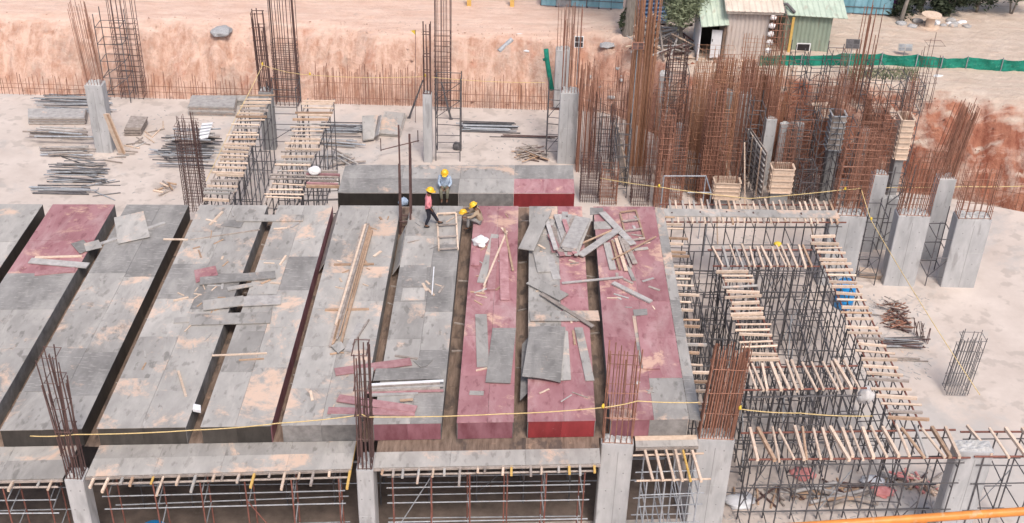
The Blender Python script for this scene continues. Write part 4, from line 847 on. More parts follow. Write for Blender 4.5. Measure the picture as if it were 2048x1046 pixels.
sheet('tilted grey flap hanging into the gap left of the half grey strip', [(1044, 690), (1062, 668), (1062, 780), (1040, 802)], 'ply_side', ZD - .25, .02)
for (lb, g, x0, x1, n, ms) in (('thin offcut lying on the half grey half red strip', 'offcuts on the half grey strip', .8, 2.8, 26, ('wood_pale', 'wood_old', 'wood_old', 'wood_grey')),
                               ('thin offcut lying on the right red strip', 'offcuts on the right red strip', 3.5, 5.8, 26, ('wood_pale', 'wood_grey', 'wood_old', 'wood_grey')),
                               ('thin offcut lying on the narrow red strip', 'offcuts on the narrow red strip', -1.5, .1, 16, ('wood_pale', 'wood_orange', 'wood_grey')),
                               ('thin offcut lying on the strip below the walking worker', 'offcuts below the walking worker', -4.2, -2.3, 14, ('wood_pale', 'wood_old', 'wood_grey')),
                               ('thin offcut lying round the batten bundle', 'offcuts round the batten bundle', -7.0, -4.8, 16, ('wood_pale', 'wood_orange')),
                               ('thin offcut lying on the two sandy strips at the left', 'offcuts on the left strips', -12.8, -7.7, 26, ('wood_pale', 'wood_orange', 'wood_grey'))):
    for i in range(n):
        x = rnd(x0 + .25, x1 - .25); y = yf(x) + (rnd(.05, .97) if i % 2 else rnd(.5, .95)) * (yr(x) - yf(x)) * .97 + .2
        if -10.4 < x < -9.5: x -= 1.2
        a_ = rnd(0, 3.14); l = rnd(.08, .3); d = V((math.cos(a_) * l, math.sin(a_) * l, 0))
        tag(slab('wood_offcut', V((x, y, ZD + .012)) - d, V((x, y, ZD + .012)) + d, rnd(.03, .11), .02, random.choice(ms)), lb, 'offcut', g)
tag(prism('loose_board', [(-7.19, 40.1, 4.77), (-7.19, 44.3, 4.77), (-7.46, 44.3, 4.3), (-7.46, 40.1, 4.3)], .02, 'ply_grey'), 'grey sheet tilted down into the gap left of the batten bundle', 'board')
tag(prism('loose_board', [(-4.31, 40.0, 4.77), (-4.31, 43.0, 4.77), (-4.6, 42.6, 4.3), (-4.6, 40.0, 4.3)], .02, 'ply_grey'), 'grey sheet tilted down into the gap left of the walking worker', 'board')
# white sack
def blob(name, c, r, mat, label, cat, sq=(1, 1, .6), amp=.25, parent=None, seed=0, sub=3):
    bm = bmesh.new(); bmesh.ops.create_icosphere(bm, subdivisions=sub, radius=1)
    for v in bm.verts:
        k = 1 + amp * noise.noise(v.co * 1.7 + V((seed, seed * 2, 0))) + amp * .4 * noise.noise(v.co * 4 + V((0, seed, 3)))
        v.co = V((v.co.x * sq[0], v.co.y * sq[1], max(v.co.z, -.55) * sq[2])) * k * r
        v.co.z += .5 * sq[2] * r
    me = bpy.data.meshes.new(name); bm.to_mesh(me); bm.free(); me.materials.append(MATS[mat]); me.polygons.foreach_set('use_smooth', [True] * len(me.polygons))
    o = link(name, me, parent); o.location = V(c) - base(parent)
    if label: tag(o, label, cat)
    return o
blob('sack', P(961, 487, LV[2]), .3, 'white_cloth', 'crumpled white sack on the narrow red strip', 'sack', seed=4, amp=.5)
blob('sack', P(629, 345, ZB + .25), .27, 'white_cloth', 'round white bundle on the reddish battens left of the rear panel', 'sack', seed=9, sq=(1.1, .9, .7))
blob('sack', P(1728, 800, 2.6), .34, 'white_cloth', 'white plastic bag snagged on the right scaffold beside the bare floor', 'bag', seed=12, sq=(.8, .7, 1.1), amp=.4)
blob('bag', P(807, 408, ZD - .1), .2, 'shirt_blue', 'pale blue bag hung at the foot of the thick bundled bars', 'bag', seed=15, sq=(1, .8, 1))
blob('helmet_bag', P(1555, 490, ZB - .3), .16, 'yellow_cloth', 'small yellow bundle tied to the scaffold in the middle of the right bay', 'bundle', seed=17)
# ------------------------------------------------------------------ PILES ON THE REAR FLOOR
def pipe_pile(label, group, p0, p1, n, length_px, mats, r=.03, ang=.12, z=0., layers=3, name='steel_pipe', cat='pipe'):
    A = P(*p0, z); B = P(*p1, z); L = length_px * mpp(A)
    for i in range(n):
        c = A.lerp(B, random.random()) + V((rnd(-.3, .3), rnd(-.08, .08), 0)); lay = random.randrange(layers); c.z = z + r + lay * r * 2.1
        a_ = rnd(-ang, ang); l = L * rnd(.7, 1.1) / 2; d = V((math.cos(a_) * l, math.sin(a_) * l, 0))
        tag(rod(name, c - d, c + d + V((0, 0, rnd(0, .02))), r, random.choice(mats), None, 'cyl'), label, cat, group)
GP = ('steel_grey', 'steel_grey', 'steel_dark', 'rebar_grey'); GO = ('wood_old', 'wood_old', 'wood_grey', 'steel_grey')
pipe_pile('grey pipe in the long stack behind the left rear column', 'stack behind the left column', (150, 192), (150, 232), 26, 150, GP, layers=5)
pipe_pile('brownish timber in the stack left of the rear column', 'timber left of the rear column', (120, 262), (120, 282), 12, 120, GO, .045, z=.3)
pipe_pile('grey pipe in the fan-shaped heap below the left rear column', 'heap below the left column', (165, 325), (150, 368), 22, 110, GP, .032, .16, layers=4)
pipe_pile('grey timber in the ragged heap left of the rear column', 'ragged heap by the column', (125, 298), (140, 318), 12, 100, GO, .04, .25)
pipe_pile('grey pipe lying flat near the left edge of the photo', 'flat pipes at the left edge', (120, 376), (130, 392), 8, 120, GP, .04, .05)
pipe_pile('dark pipe in the big stack behind the knotted rear cage', 'big stack by the knotted cage', (385, 285), (370, 345), 30, 110, ('steel_dark', 'steel_grey', 'steel_dark', 'rebar_grey'), .033, .1, layers=7)
pipe_pile('brownish timber topping the stack behind the knotted rear cage', 'timber on the big stack', (395, 262), (380, 290), 12, 90, GO, .045, .35, z=.5)
pipe_pile('short timber leaning off the big pipe stack', 'loose ends of the big stack', (330, 300), (325, 320), 6, 50, GO, .04, .9, z=.1)
pipe_pile('pale offcut lying in front of the big pipe stack', 'offcuts before the big stack', (335, 372), (325, 388), 8, 26, ('wood_pale', 'wood_orange', 'wood_old'), .05, 1.2)
pipe_pile('dark pipe in the bundle right of the second batten row', 'pipe bundle by the batten row', (685, 252), (682, 276), 20, 90, ('steel_dark', 'steel_grey'), .035, .06, layers=4)
pipe_pile('brown timber under the pipe bundle right of the batten row', 'timber under the bundle', (668, 282), (690, 300), 10, 80, GO, .045, .2)
pipe_pile('grey timber heaped behind the rear panel at its left', 'timber behind the rear panel', (668, 308), (690, 330), 10, 60, ('wood_grey', 'wood_old'), .05, .8)
pipe_pile('grey pipe in the neat bundle on the middle of the rear floor', 'neat pipe bundle', (972, 252), (974, 266), 20, 110, ('steel_grey', 'steel_grey', 'steel_dark'), .036, .02, layers=4)
pipe_pile('brown twisted offcut in the scrap heap behind the rear panel', 'scrap heap behind the panel', (1050, 300), (1070, 322), 34, 55, ('wood_old', 'rebar_dark', 'wood_orange', 'wood_old'), .03, .8, layers=5)
pipe_pile('odd timber strewn over the left rear floor', 'strewn timber at the left', (215, 330), (330, 250), 16, 40, GO + ('wood_pale',), .035, 1.5, layers=1)
pipe_pile('odd pipe strewn before the stacks at the left edge', 'strewn pipes at the left', (130, 300), (220, 395), 14, 70, GP, .03, .6, layers=1)
pipe_pile('dark bar lying flat beside the narrow frame scaffold', 'flat dark bars', (1058, 272), (1050, 276), 4, 130, ('steel_dark', 'rebar_dark'), .025, .02, layers=1)
def board_stack(label, quad, n, mats, z=0., t=.06, gap=.0, group=None):
    q = [P(*p, z) for p in quad]; c = sum(q, V()) / 4
    for i in range(n):
        sh = V((rnd(-.06, .06), rnd(-.06, .06), 0)); zz = z + i * (t + gap) + .003
        qq = [V((p.x, p.y, zz)) + sh for p in q]
        tag(prism('stacked_board', qq, t, mats[i % len(mats)]), label, 'board', group)
board_stack('brown board in the low square stack on the open left rear floor', [(250, 272), (283, 272), (296, 250), (262, 248)], 7, ('wood_old',), t=.07, group='low square stack')
board_stack('grey beige plank in the long stack at the far edge of the rear floor', [(378, 232), (470, 234), (474, 212), (386, 210)], 7, ('wood_grey', 'wood_old', 'ply_pale'), t=.09, group='long far stack')
board_stack('grey sheet in the low far stack against the starter bars', [(402, 212), (520, 212), (520, 203), (402, 203)], 4, ('ply_grey',), t=.1, group='far stack at the wall bars')
board_stack('weathered board in the flat stack beside the leaning beige shutter', [(758, 272), (800, 275), (812, 232), (772, 228)], 4, ('wood_old', 'ply_pale'), t=.05, group='flat stack beside the shutter')
board_stack('brownish plank in the stack at the left edge behind the column', [(60, 250), (172, 250), (175, 232), (60, 232)], 6, ('wood_old', 'wood_grey'), t=.08, group='plank stack at the left edge')
tag(prism('leaning_shutter', [P(726, 282, .15), P(748, 279, .15), P(756, 232, .55), P(724, 234, .55)], .08, 'ply_pale'), 'beige column shutter lying tilted on the rear floor', 'shutter panel')
tag(prism('ribbed_shutter', [P(748, 276, .1), P(758, 270, .6), P(764, 230, .6), P(756, 234, .1)], .05, 'wood_grey'), 'ribbed shutter side propped against the beige shutter', 'shutter panel')
sh_ = thing('leaning_shutter', 'brown-edged beige board leaning against the left rear column', 'shutter panel', P(232, 305, 0))
a = P(244, 307, .02); b = Dp(211, 228, a.y); slab('panel', a, b, .42, .08, 'wood_pale', sh_, roll=1.25); slab('edge_strip', a + V((.12, -.1, 0)), b + V((.12, -.1, 0)), .1, .12, 'wood_orange', sh_, roll=1.25)
rk = thing('white_rack', 'bluish white slatted panel lying on the big pipe stack', 'rack', P(408, 262, .8))
q = [P(396, 280, .75), P(416, 276, .75), P(426, 246, .95), P(404, 248, .95)]
prism('panel', q, .05, 'white_sheet', rk)
for k in range(1, 5): u = k / 5; slab('rib', q[0].lerp(q[3], u) + V((0, 0, .055)), q[1].lerp(q[2], u) + V((0, 0, .055)), .05, .04, 'steel_grey', rk)
for i, (p, q, lb) in enumerate((((762, 300), (840, 280), 'thin pole held up on two short pegs on the rear floor'),)):
    t = thing('pole_rail', lb, 'pole', P(762, 300, 0)); rod('pole', P(762, 300, .5), P(838, 281, .5), .03, 'rebar_dark', t); rod('peg', P(762, 302, 0), P(762, 302, 0) + V((0, 0, .75)), .025, 'rebar_dark', t); rod('peg', P(836, 284, 0), P(836, 284, 0) + V((0, 0, .7)), .025, 'rebar_dark', t)
blob('bucket_heap', P(914, 298, 0), .3, 'steel_dark', 'dark lump of scrap at the foot of the open frame scaffold', 'scrap', seed=22, sq=(.8, .7, 1))
# props leaning at the middle column
for (p, q, z, lb) in (((818, 236), (846, 160), 2.8, 'dark inclined prop leaning left of the slender middle column'), ((902, 238), (883, 165), 2.8, 'dark inclined prop leaning right of the slender middle column')):
    a = P(*p, 0); b = V((Dp(*q, a.y).x, a.y, zat(*q, a.y))); t = thing('raking_prop', lb, 'prop', a); rod('tube', a, a.lerp(b, .6), .06, 'steel_dark', t, 'cyl'); rod('inner_tube', a.lerp(b, .6), b, .042, 'steel_dark', t, 'cyl'); slab('foot_plate', a + V((-.1, 0, .002)), a + V((.1, 0, .002)), .2, .03, 'steel_dark', t)
# leaning boards and timber racks in the rust forest
def rack(label, quad_top, quad_bot, n, mat, nm='timber_rack'):
    """ribbed shutter panel leaning: bottom edge on the floor, top edge held up"""
    b0, b1 = (P(*p, z) for p, z in quad_bot); t0, t1 = (P(*p, z) for p, z in quad_top); t = thing(nm, label, 'shutter panel', b0)
    prism('panel', [b0, b1, t1, t0], .04, 'wood_old', t)
    nn = (b1 - b0).cross(t1 - b0).normalized()
    if nn.y > 0: nn = -nn
    for k in range(n): u = (k + .5) / n; slab('rib', b0.lerp(t0, u) + nn * .07, b1.lerp(t1, u) + nn * .07, .07, .07, mat, t)
    for k in range(4): u = (k + .3) / 4; slab('stud', b0.lerp(b1, u) + nn * .13, t0.lerp(t1, u) + nn * .13, .07, .06, 'wood_pale' if k % 2 else mat, t)
    return t
rack('large ribbed timber shutter leaning in front of the short light wall', [((1500, 255), 3.3), ((1534, 305), 3.3)], [((1490, 345), .4), ((1522, 402), .4)], 9, 'wood_grey')
rack('triangular brushy pile of battens leaning by the light concrete wall', [((1438, 300), 2.6), ((1446, 298), 2.6)], [((1424, 372), .1), ((1470, 376), .1)], 8, 'wood_old')
rack('leaning bundle of grey boards left of the broad orange cage', [((1228, 240), 3.2), ((1240, 262), 3.2)], [((1240, 365), .1), ((1262, 368), .1)], 10, 'wood_old')
tag(prism('loose_board', [P(1622, 207, 3.6), P(1655, 205, 3.6), P(1672, 236, 3.3), P(1640, 240, 3.3)], .05, 'wood_pale'), 'pale ply sheet tilted on the scaffold before the green shed', 'board')
tag(prism('loose_board', [P(1760, 208, 3.4), P(1778, 206, 3.4), P(1800, 236, 3.2), P(1788, 240, 3.2)], .05, 'wood_pale'), 'narrow pale ply strip tilted beside the timber shutter box', 'board')
t = thing('steel_hoop', 'bent pale steel frame standing before the rust wall cages', 'frame', P(1345, 400, 3.))
a, b, c, d = P(1328, 352, 3.4), P(1412, 352, 3.4), P(1422, 385, 3.4), P(1375, 385, 3.4)
rod('rail', a, b, .03, 'steel_grey', t, 'cyl'); rod('rail', b, c, .03, 'steel_grey', t, 'cyl'); rod('rail', c, d, .03, 'steel_grey', t, 'cyl'); rod('leg', V((a.x, a.y, 0)), a, .03, 'steel_grey', t, 'cyl'); rod('leg', V((c.x, c.y, 0)), c, .03, 'steel_grey', t, 'cyl'); rod('leg', V((b.x, b.y, 0)), b, .03, 'steel_grey', t, 'cyl')
for k, (p, q, lb) in enumerate((((1495, 400), (1489, 285), 'single pale pole standing at the timber rack'), ((1440, 452), (1433, 398), 'pale raking pole behind the long plank'), ((1640, 470), (1615, 415), 'pale raking pole at the right end of the long plank'))):
    a = P(*p, 1.0); a.z = 0; yy = a.y; tag(rod('pole', a, Dp(*q, yy), .035, 'wood_pale', None, 'cyl'), lb, 'pole')
# starter bars of the retaining wall along the far floor edge
def starter(label, x0, x1, n, h0, h1, mat, yoff=0.):
    t = thing('starter_bars', label, 'rebar', ((x0 + x1) / 2, 64.2, 0), 'starter bars along the far edge')
    for i in range(n):
        x = x0 + (x1 - x0) * (i + rnd(-.25, .25)) / n; y = min(64.25, pit_edge(x) - .25) + yoff + rnd(-.05, .05); h = rnd(h0, h1)
        rod('rebar', (x, y, -.1), (x + rnd(-.1, .1), y + rnd(-.02, .12), h), .016 * rnd(.8, 1.2), mat, t)
    for z in (.45, h0 * .8):
        rod('cross_bar', (x0, min(64.2, pit_edge(x0) - .25) + yoff - .03, z), (x1, min(64.2, pit_edge(x1) - .25) + yoff - .03, z), .013, mat, t)
    return t
starter('low rusty starter bars at the far left corner of the rear floor', -33, -22, 44, .9, 1.5, 'rebar_rust')
starter('low rusty starter bars behind the low far stacks', -21.2, -13, 42, 1.0, 1.7, 'rebar_rust')
starter('tall close red brown starter bars between the second batten row and the middle column', -11.5, -5.2, 62, 1.7, 2.6, 'rebar_rust')
starter('red brown starter bars right of the middle column', -4., 2., 44, 1.1, 2.1, 'rebar_rust')
starter('sparse grey starter bars beyond the blocky column', 3.6, 9, 24, 1.2, 2.2, 'rebar_dark')
starter('rust starter bars on the red bank at the far right', 21.2, 30, 46, 1.0, 2.4, 'rebar_rust')
starter('dark starter bars behind the grid scaffolds', 10, 20.5, 40, 1.2, 2.6, 'rebar_dark')
# ------------------------------------------------------------------ RIGHT FLOOR
pipe_pile('rusty twisted offcut in the scrap heap on the bare right floor', 'scrap heap on the right floor', (1778, 612), (1800, 665), 40, 55, ('rebar_dark', 'wood_old', 'rebar_rust'), .025, 1.2, layers=5)
pipe_pile('rebar offcut in the bundle beside the scrap heap on the right floor', 'rebar bundle on the right floor', (1812, 680), (1800, 700), 14, 85, ('rebar_dark', 'steel_dark', 'wood_old', 'steel_grey'), .03, .15, layers=4)
for i in range(10):
    a = P(1828 + i * 3, 668 + i * 2.2, .05); tag(rod('bent_bar', a, a + V((rnd(-.3, .1), rnd(0, .3), rnd(.5, .9))), .018, 'rebar_dark'), 'short bar sticking up out of the scrap on the right floor', 'rebar', 'upright bars in the scrap')
pipe_pile('dark bar lying on the right floor in front of the scrap heap', 'flat bars on the right floor', (1790, 715), (1800, 725), 4, 110, ('rebar_dark', 'wood_old'), .03, .05, layers=1)
pipe_pile('brown board in the debris under the lowest battens', 'boards under the lowest battens', (1640, 985), (1690, 1005), 12, 120, ('wood_old', 'wood_orange', 'wood_old', 'wood_grey'), .07, .5, layers=2)
pipe_pile('scrap timber scattered on the floor below the right scaffold', 'scattered scrap timber', (1480, 1000), (1860, 960), 40, 60, ('wood_old', 'wood_grey', 'rebar_dark', 'wood_orange'), .04, 1.5, layers=2)
pipe_pile('rubble timber beside the column cut by the photo edge', 'rubble by the cut column', (1800, 955), (1880, 990), 26, 40, ('wood_old', 'wood_pale', 'sack_pink'), .05, 1.5, layers=3)
for (p, c, r, lb) in (((1605, 950), 'sack_pink', .3, 'crumpled pink red cloth under the lowest battens'), ((1765, 985), 'sack_pink', .3, 'pink red rag lying by the rubble at the right'), ((1745, 965), 'white_sheet', .32, 'pale plastic wrap on the floor under the lowest battens'), ((1478, 1005), 'white_sheet', .4, 'pale crumpled sheeting at the foot of the right front column')):
    blob('cloth_heap', P(*p, 0), r, c, lb, 'cloth', seed=r * 77 + p[0], sq=(1.4, 1, .35), amp=.5)
t = thing('folded_shutter', 'long pale timber shutter lying at the foot of the three pale columns', 'shutter panel', P(1750, 552, .05)); slab('panel', P(1718, 548, .05), P(1800, 558, .05), .45, .25, 'wood_pale', t); slab('stiffener', P(1718, 546, .31), P(1800, 556, .31), .1, .06, 'wood_old', t)
def barrel(label, c, r, h, mat):
    t = thing('barrel', label, 'barrel', c); pr = [(0, .9), (.04, 1), (.3, 1.0), (.33, 1.05), (.36, 1), (.64, 1), (.67, 1.05), (.7, 1), (.96, 1), (1, .92)]; n = 20
    vs = [(c[0] + math.cos(2 * math.pi * k / n) * r * s, c[1] + math.sin(2 * math.pi * k / n) * r * s, c[2] + z * h) for z, s in pr for k in range(n)]
    fs = [(i * n + k, i * n + (k + 1) % n, (i + 1) * n + (k + 1) % n, (i + 1) * n + k) for i in range(len(pr) - 1) for k in range(n)] + [tuple(range(n - 1, -1, -1)), tuple((len(pr) - 1) * n + k for k in range(n))]
    meshobj('body', vs, fs, mat, t, True); rod('bung', V(c) + V((r * .5, 0, h)), V(c) + V((r * .5, 0, h + .03)), .05, 'dark_void', t, 'cyl'); return t
barrel('bright blue plastic barrel standing under the outer crosswise battens', P(1685, 612, 0), .42, 1.25, 'blue_plastic')
barrel('blue plastic drum on the floor under the left front ledge', tuple(P(305, 1060, 1.1))[:2] + (0.02,), .48, 1.1, 'blue_plastic')
# ------------------------------------------------------------------ ROPES
def rope(label, pts, r=.017, sag=.12, knots=()):
    t = thing('safety_rope', label, 'rope', pts[0]); full = []
    for a, b in zip(pts[:-1], pts[1:]):
        for k in range(8): u = k / 8; p = a.lerp(b, u); p.z -= sag * 4 * u * (1 - u); full.append(p)
    full.append(pts[-1]); tube('line', full, r, 'rope', t)
    for kx in knots: blob('knot', pts[kx], .085, 'yellow_cloth', None, None, sq=(.6, .6, 1.2), amp=.4, parent=t, sub=2, seed=kx)
    return t
rope('yellow rope strung along the front edge from the left corner cage', [Dp(60, 872, 28.3), Dp(150, 869, 28.4), Dp(390, 860, 28.9), Dp(560, 846, 29.1), Dp(725, 829, 29.25), Dp(740, 834, 29.25), Dp(1000, 828, 30), Dp(1206, 815, 30.6)], sag=.04, knots=(7,))
rope('short yellow rope between the wide right cage and the dense front cage', [Dp(1206, 815, 30.6), Dp(1275, 802, 30.7), Dp(1400, 805, 31.0)], sag=.03)
rope('yellow rope sagging from the dense front cage across the right scaffold', [Dp(1480, 818, 31.1), Dp(1600, 826, 31.5), Dp(1745, 832, 32)], sag=.05, knots=(0,))
rope('yellow rope sagging behind the deck from the rust cages to the rope post', [Dp(1200, 356, 48), Dp(1318, 374, 46.5), Dp(1500, 397, 46.8), Dp(1690, 379, 46.9), Dp(1722, 376, 47)], sag=.03, knots=(1, 3))
rope('yellow rope slanting down from the rope post past the bare right floor', [Dp(1722, 376, 47), Dp(1742, 440, 45.6), Dp(1850, 620, 40), Dp(1960, 790, 36.5)], sag=.03, knots=(1,))
rope('thin yellow rope running right from the small pale column', [Dp(1750, 373, 50), Dp(1780, 375, 50), Dp(1935, 373, 51), Dp(2048, 372, 52)], sag=.03, knots=(0,))
rope('yellow rope descending over the left rear battens to the knotted cage', [Dp(525, 130, 57.5), Dp(470, 238, 54), Dp(412, 362, 47)], sag=.05, knots=(0,))
rope('pale rope across the rear between the narrow grey column and the middle column', [Dp(525, 130, 57.5), Dp(620, 150, 58), Dp(850, 153, 58), Dp(1090, 165, 59)], r=.014, sag=.1, knots=(1, 2))
a = Dp(1722, 376, 47); tag(rod('rope_post', V((a.x, a.y, 0)), a + V((0, 0, .1)), .03, 'steel_dark', None, 'cyl'), 'thin dark post carrying the corner of the yellow rope at the right', 'post')
t = thing('marker_flag', 'small yellow flag on a thin bar by the middle column', 'flag', P(831, 245, 0)); a = P(831, 245, 0); rod('staff', a, Dp(831, 60, a.y), .015, 'rebar_dark', t); b = Dp(831, 60, a.y)
meshobj('flag', [b, b + V((-.25, 0, -.05)), b + V((0, 0, -.3)), b + V((0, .02, 0)), b + V((-.25, .02, -.05)), b + V((0, .02, -.3))], [(0, 1, 2), (5, 4, 3), (0, 3, 4, 1), (1, 4, 5, 2), (2, 5, 3, 0)], 'yellow_cloth', t)
# ------------------------------------------------------------------ GREEN NETTING, LAMP PANELS
def net(label, pts, h, mat='green_net'):
    t = thing('netting_fence', label, 'netting', pts[0]); vs = []; fs = []; N = 6
    full = []
    for a, b in zip(pts[:-1], pts[1:]):
        for k in range(N): full.append(a.lerp(b, k / N))
    full.append(pts[-1]); n = len(full)
    for i, p in enumerate(full):
        for th in (0, .02):
            for k in range(4):
                z = h * k / 3; vs.append((p.x + rnd(-.01, .01), p.y + th + .05 * math.sin(i * 1.3 + k), p.z + z * (1 + .05 * math.sin(i * .55) - (.1 if i % N else 0))))
    for i in range(n - 1):
        for k in range(3):
            a, b = i * 8 + k, (i + 1) * 8 + k; fs += [(a, b, b + 1, a + 1), (a + 4, a + 5, b + 5, b + 4)]
    for i in range(n - 1): fs += [(i * 8 + 3, (i + 1) * 8 + 3, (i + 1) * 8 + 7, i * 8 + 7), (i * 8, i * 8 + 4, (i + 1) * 8 + 4, (i + 1) * 8)]
    meshobj('netting', vs, fs, mat, t)
    for p in full[::N]: rod('stake', p - V((0, .06, .3)), p + V((0, -.06, h * 1.12)), .03, 'steel_grey', t, 'cyl')
    return t
def gp(px, py):      # place on the terrain under a pixel
    r = ray(px, py); lo, hi = 40., 120.; p = None
    for k in range(400):
        t = (30 + k * .2) / r.y; q = V((0, 0, H)) + r * t
        if q.z <= ground_z(q.x, q.y): return q
    return P(px, py, 3.5)
net('long green shade net fence on the earth in front of the green shed', [gp(1515, 135), gp(1600, 134), gp(1680, 131), gp(1760, 131), gp(1830, 134), gp(1880, 138), gp(1930, 139), gp(2000, 142), gp(2060, 144)], .72)
t = thing('hanging_net', 'twisted strip of green net hanging on the narrow frame scaffold', 'netting', Dp(1100, 180, 60))
tube('strip', [Dp(1092, 98, 60.2), Dp(1094, 118, 60.1), Dp(1099, 150, 60), Dp(1104, 180, 59.9)], .13, 'green_net', t, 7); tube('corner', [Dp(1086, 120, 60.1), Dp(1098, 116, 60.1)], .08, 'green_net', t, 6)
def lamp_panel(label, px, py, wpx, hpx, Y, zfoot, glass='panel_glass', frame_m='white_sheet'):
    c = Dp(px, py, Y); m = mpp(c); wx, hz = wpx * m, hpx * m; t = thing('solar_panel', label, 'panel', V((c.x, c.y, zfoot)))
    rod('pole', V((c.x, c.y + .06, zfoot)), V((c.x, c.y + .06, c.z)), .025, 'steel_grey', t, 'cyl')
    def bx(nm, x0, x1, z0, z1, y0, y1, mat):
        vs = [(c.x + x, c.y + y + (.25 * z), c.z + z) for z in (z0, z1) for (x, y) in ((x0, y0), (x1, y0), (x1, y1), (x0, y1))]
        meshobj(nm, vs, [(3, 2, 1, 0), (4, 5, 6, 7), (0, 1, 5, 4), (1, 2, 6, 5), (2, 3, 7, 6), (3, 0, 4, 7)], mat, t)
    bx('frame', -wx / 2, wx / 2, -hz / 2, hz / 2, 0, .04, frame_m)
    for sx in (-1, 1):
        for sz in (-1, 1): bx('cell', sx * wx * .235 - wx * .2, sx * wx * .235 + wx * .2, sz * hz * .235 - hz * .2, sz * hz * .235 + hz * .2, -.012, -.001, glass)
    return t
lamp_panel('small black square panel with white rim above the blocky column', 1158, 84, 18, 22, 58.5, 4.2)
lamp_panel('brownish dark panel on the broad orange rust cage', 1276, 92, 24, 14, 56.2, .0, 'rebar_dark', 'rebar_rust')
lamp_panel('dark grey panel with thin rim on top of the slim rust cage', 1706, 88, 28, 18, 57.5, 0., 'steel_dark', 'rebar_grey')
lamp_panel('pale grey twin panel standing on the bare earth behind the green net', 1811, 95, 29, 14, 65., 3.3, 'steel_grey', 'ply_pale')
# ------------------------------------------------------------------ SHEDS, FENCES, TREES
def corrugated(name, a, b, z0, z1, mat, parent, pitch=.22, amp=.035, th=.03, top=None, horiz=False):
    a = V(a); b = V(b); d = b - a; L = math.hypot(d.x, d.y); x = V((d.x, d.y, 0)).normalized(); y = V((x.y, -x.x, 0)); vs = []; fs = []
    if not horiz:
        n = max(4, int(L / pitch) * 4)
        for i in range(n + 1):
            u = i / n; o = amp * (1 if (i % 4) in (1, 2) else 0); p = a + d * u + y * o
            zt = z1 if top is None else top(u)
            vs += [(p.x, p.y, z0), (p.x, p.y, zt), (p.x - y.x * th, p.y - y.y * th, z0), (p.x - y.x * th, p.y - y.y * th, zt)]
        for i in range(n):
            k = i * 4; fs += [(k, k + 4, k + 5, k + 1), (k + 2, k + 3, k + 7, k + 6), (k + 1, k + 5, k + 7, k + 3), (k, k + 2, k + 6, k + 4)]
        fs += [(0, 1, 3, 2), (n * 4, n * 4 + 2, n * 4 + 3, n * 4 + 1)]
    else:
        n = int((z1 - z0) / pitch) * 4
        for i in range(n + 1):
            z = z0 + (z1 - z0) * i / n; o = amp * (1 if (i % 4) in (1, 2) else 0)
            for p in (a, b): vs += [(p.x + y.x * o, p.y + y.y * o, z), (p.x + y.x * (o - th), p.y + y.y * (o - th), z)]
        for i in range(n):
            k = i * 4; fs += [(k, k + 2, k + 6, k + 4), (k + 1, k + 5, k + 7, k + 3), (k, k + 4, k + 5, k + 1), (k + 2, k + 3, k + 7, k + 6)]
        fs += [(0, 1, 3, 2), (n * 4, n * 4 + 2, n * 4 + 3, n * 4 + 1)]
    return meshobj(name, vs, fs, mat, parent)
def roof_sheet(name, a, b, c, d, mat, parent, pitch=.3, amp=.04):
    """a,b eave left/right; c,d ridge right/left; ribs run eave to ridge"""
    a, b, c, d = V(a), V(b), V(c), V(d); nrm = (b - a).cross(d - a).normalized(); n = max(4, int((b - a).length / pitch) * 4); vs = []; fs = []
    for i in range(n + 1):
        u = i / n; o = nrm * (amp if (i % 4) == 1 else 0); e = a.lerp(b, u); r = d.lerp(c, u)
        vs += [e + o, r + o, e - nrm * .03, r - nrm * .03]
    for i in range(n):
        k = i * 4; fs += [(k, k + 4, k + 5, k + 1), (k + 2, k + 3, k + 7, k + 6), (k, k + 2, k + 6, k + 4), (k + 1, k + 5, k + 7, k + 3)]
    fs += [(0, 1, 3, 2), (n * 4, n * 4 + 2, n * 4 + 3, n * 4 + 1)]
    return meshobj(name, vs, fs, mat, parent)
def boxm(name, x0, x1, y0, y1, z0, z1, mat, parent=None):
    vs = [(x, y, z) for z in (z0, z1) for (x, y) in ((x0, y0), (x1, y0), (x1, y1), (x0, y1))]
    return meshobj(name, vs, [(3, 2, 1, 0), (4, 5, 6, 7), (0, 1, 5, 4), (1, 2, 6, 5), (2, 3, 7, 6), (3, 0, 4, 7)], mat, parent)
# cream shed
zg = 3.55; A = P(1447, 117, zg); B = P(1524, 119, zg); ys = A.y; h1 = zat(1464, 19, ys) - zg; x0, x1 = A.x, B.x + .1
cs = thing('cream_shed', 'cream corrugated shed with pale roof and a green lean-to, left of the green shed', 'shed', ((x0 + x1) / 2, ys + 1.5, zg))
corrugated('front_wall', (x0, ys, 0), (x1, ys, 0), zg - .2, zg + h1, 'cream_sheet', cs); corrugated('side_wall', (x0, ys + 4, 0), (x0, ys + .04, 0), zg - .2, zg + h1 + 1.4, 'cream_sheet', cs, top=lambda u: zg + h1 + 1.3 * (1 - u)); corrugated('side_wall', (x1, ys + .04, 0), (x1, ys + 4, 0), zg - .2, zg + h1, 'soffit_wood', cs, top=lambda u: zg + h1 + 1.3 * u)
roof_sheet('roof', (x0 - .25, ys - .35, zg + h1 + .03), (x1 + .7, ys - .35, zg + h1 + .03), (x1 + .7, ys + 4.1, zg + h1 + 1.5), (x0 - .25, ys + 4.1, zg + h1 + 1.5), 'roof_cream', cs)
boxm('fascia', x0 - .2, x1 + .65, ys - .33, ys - .28, zg + h1 - .12, zg + h1 - .03, 'wood_old', cs)
lx0 = Dp(1398, 80, ys).x; lt = zat(1440, 52, ys)
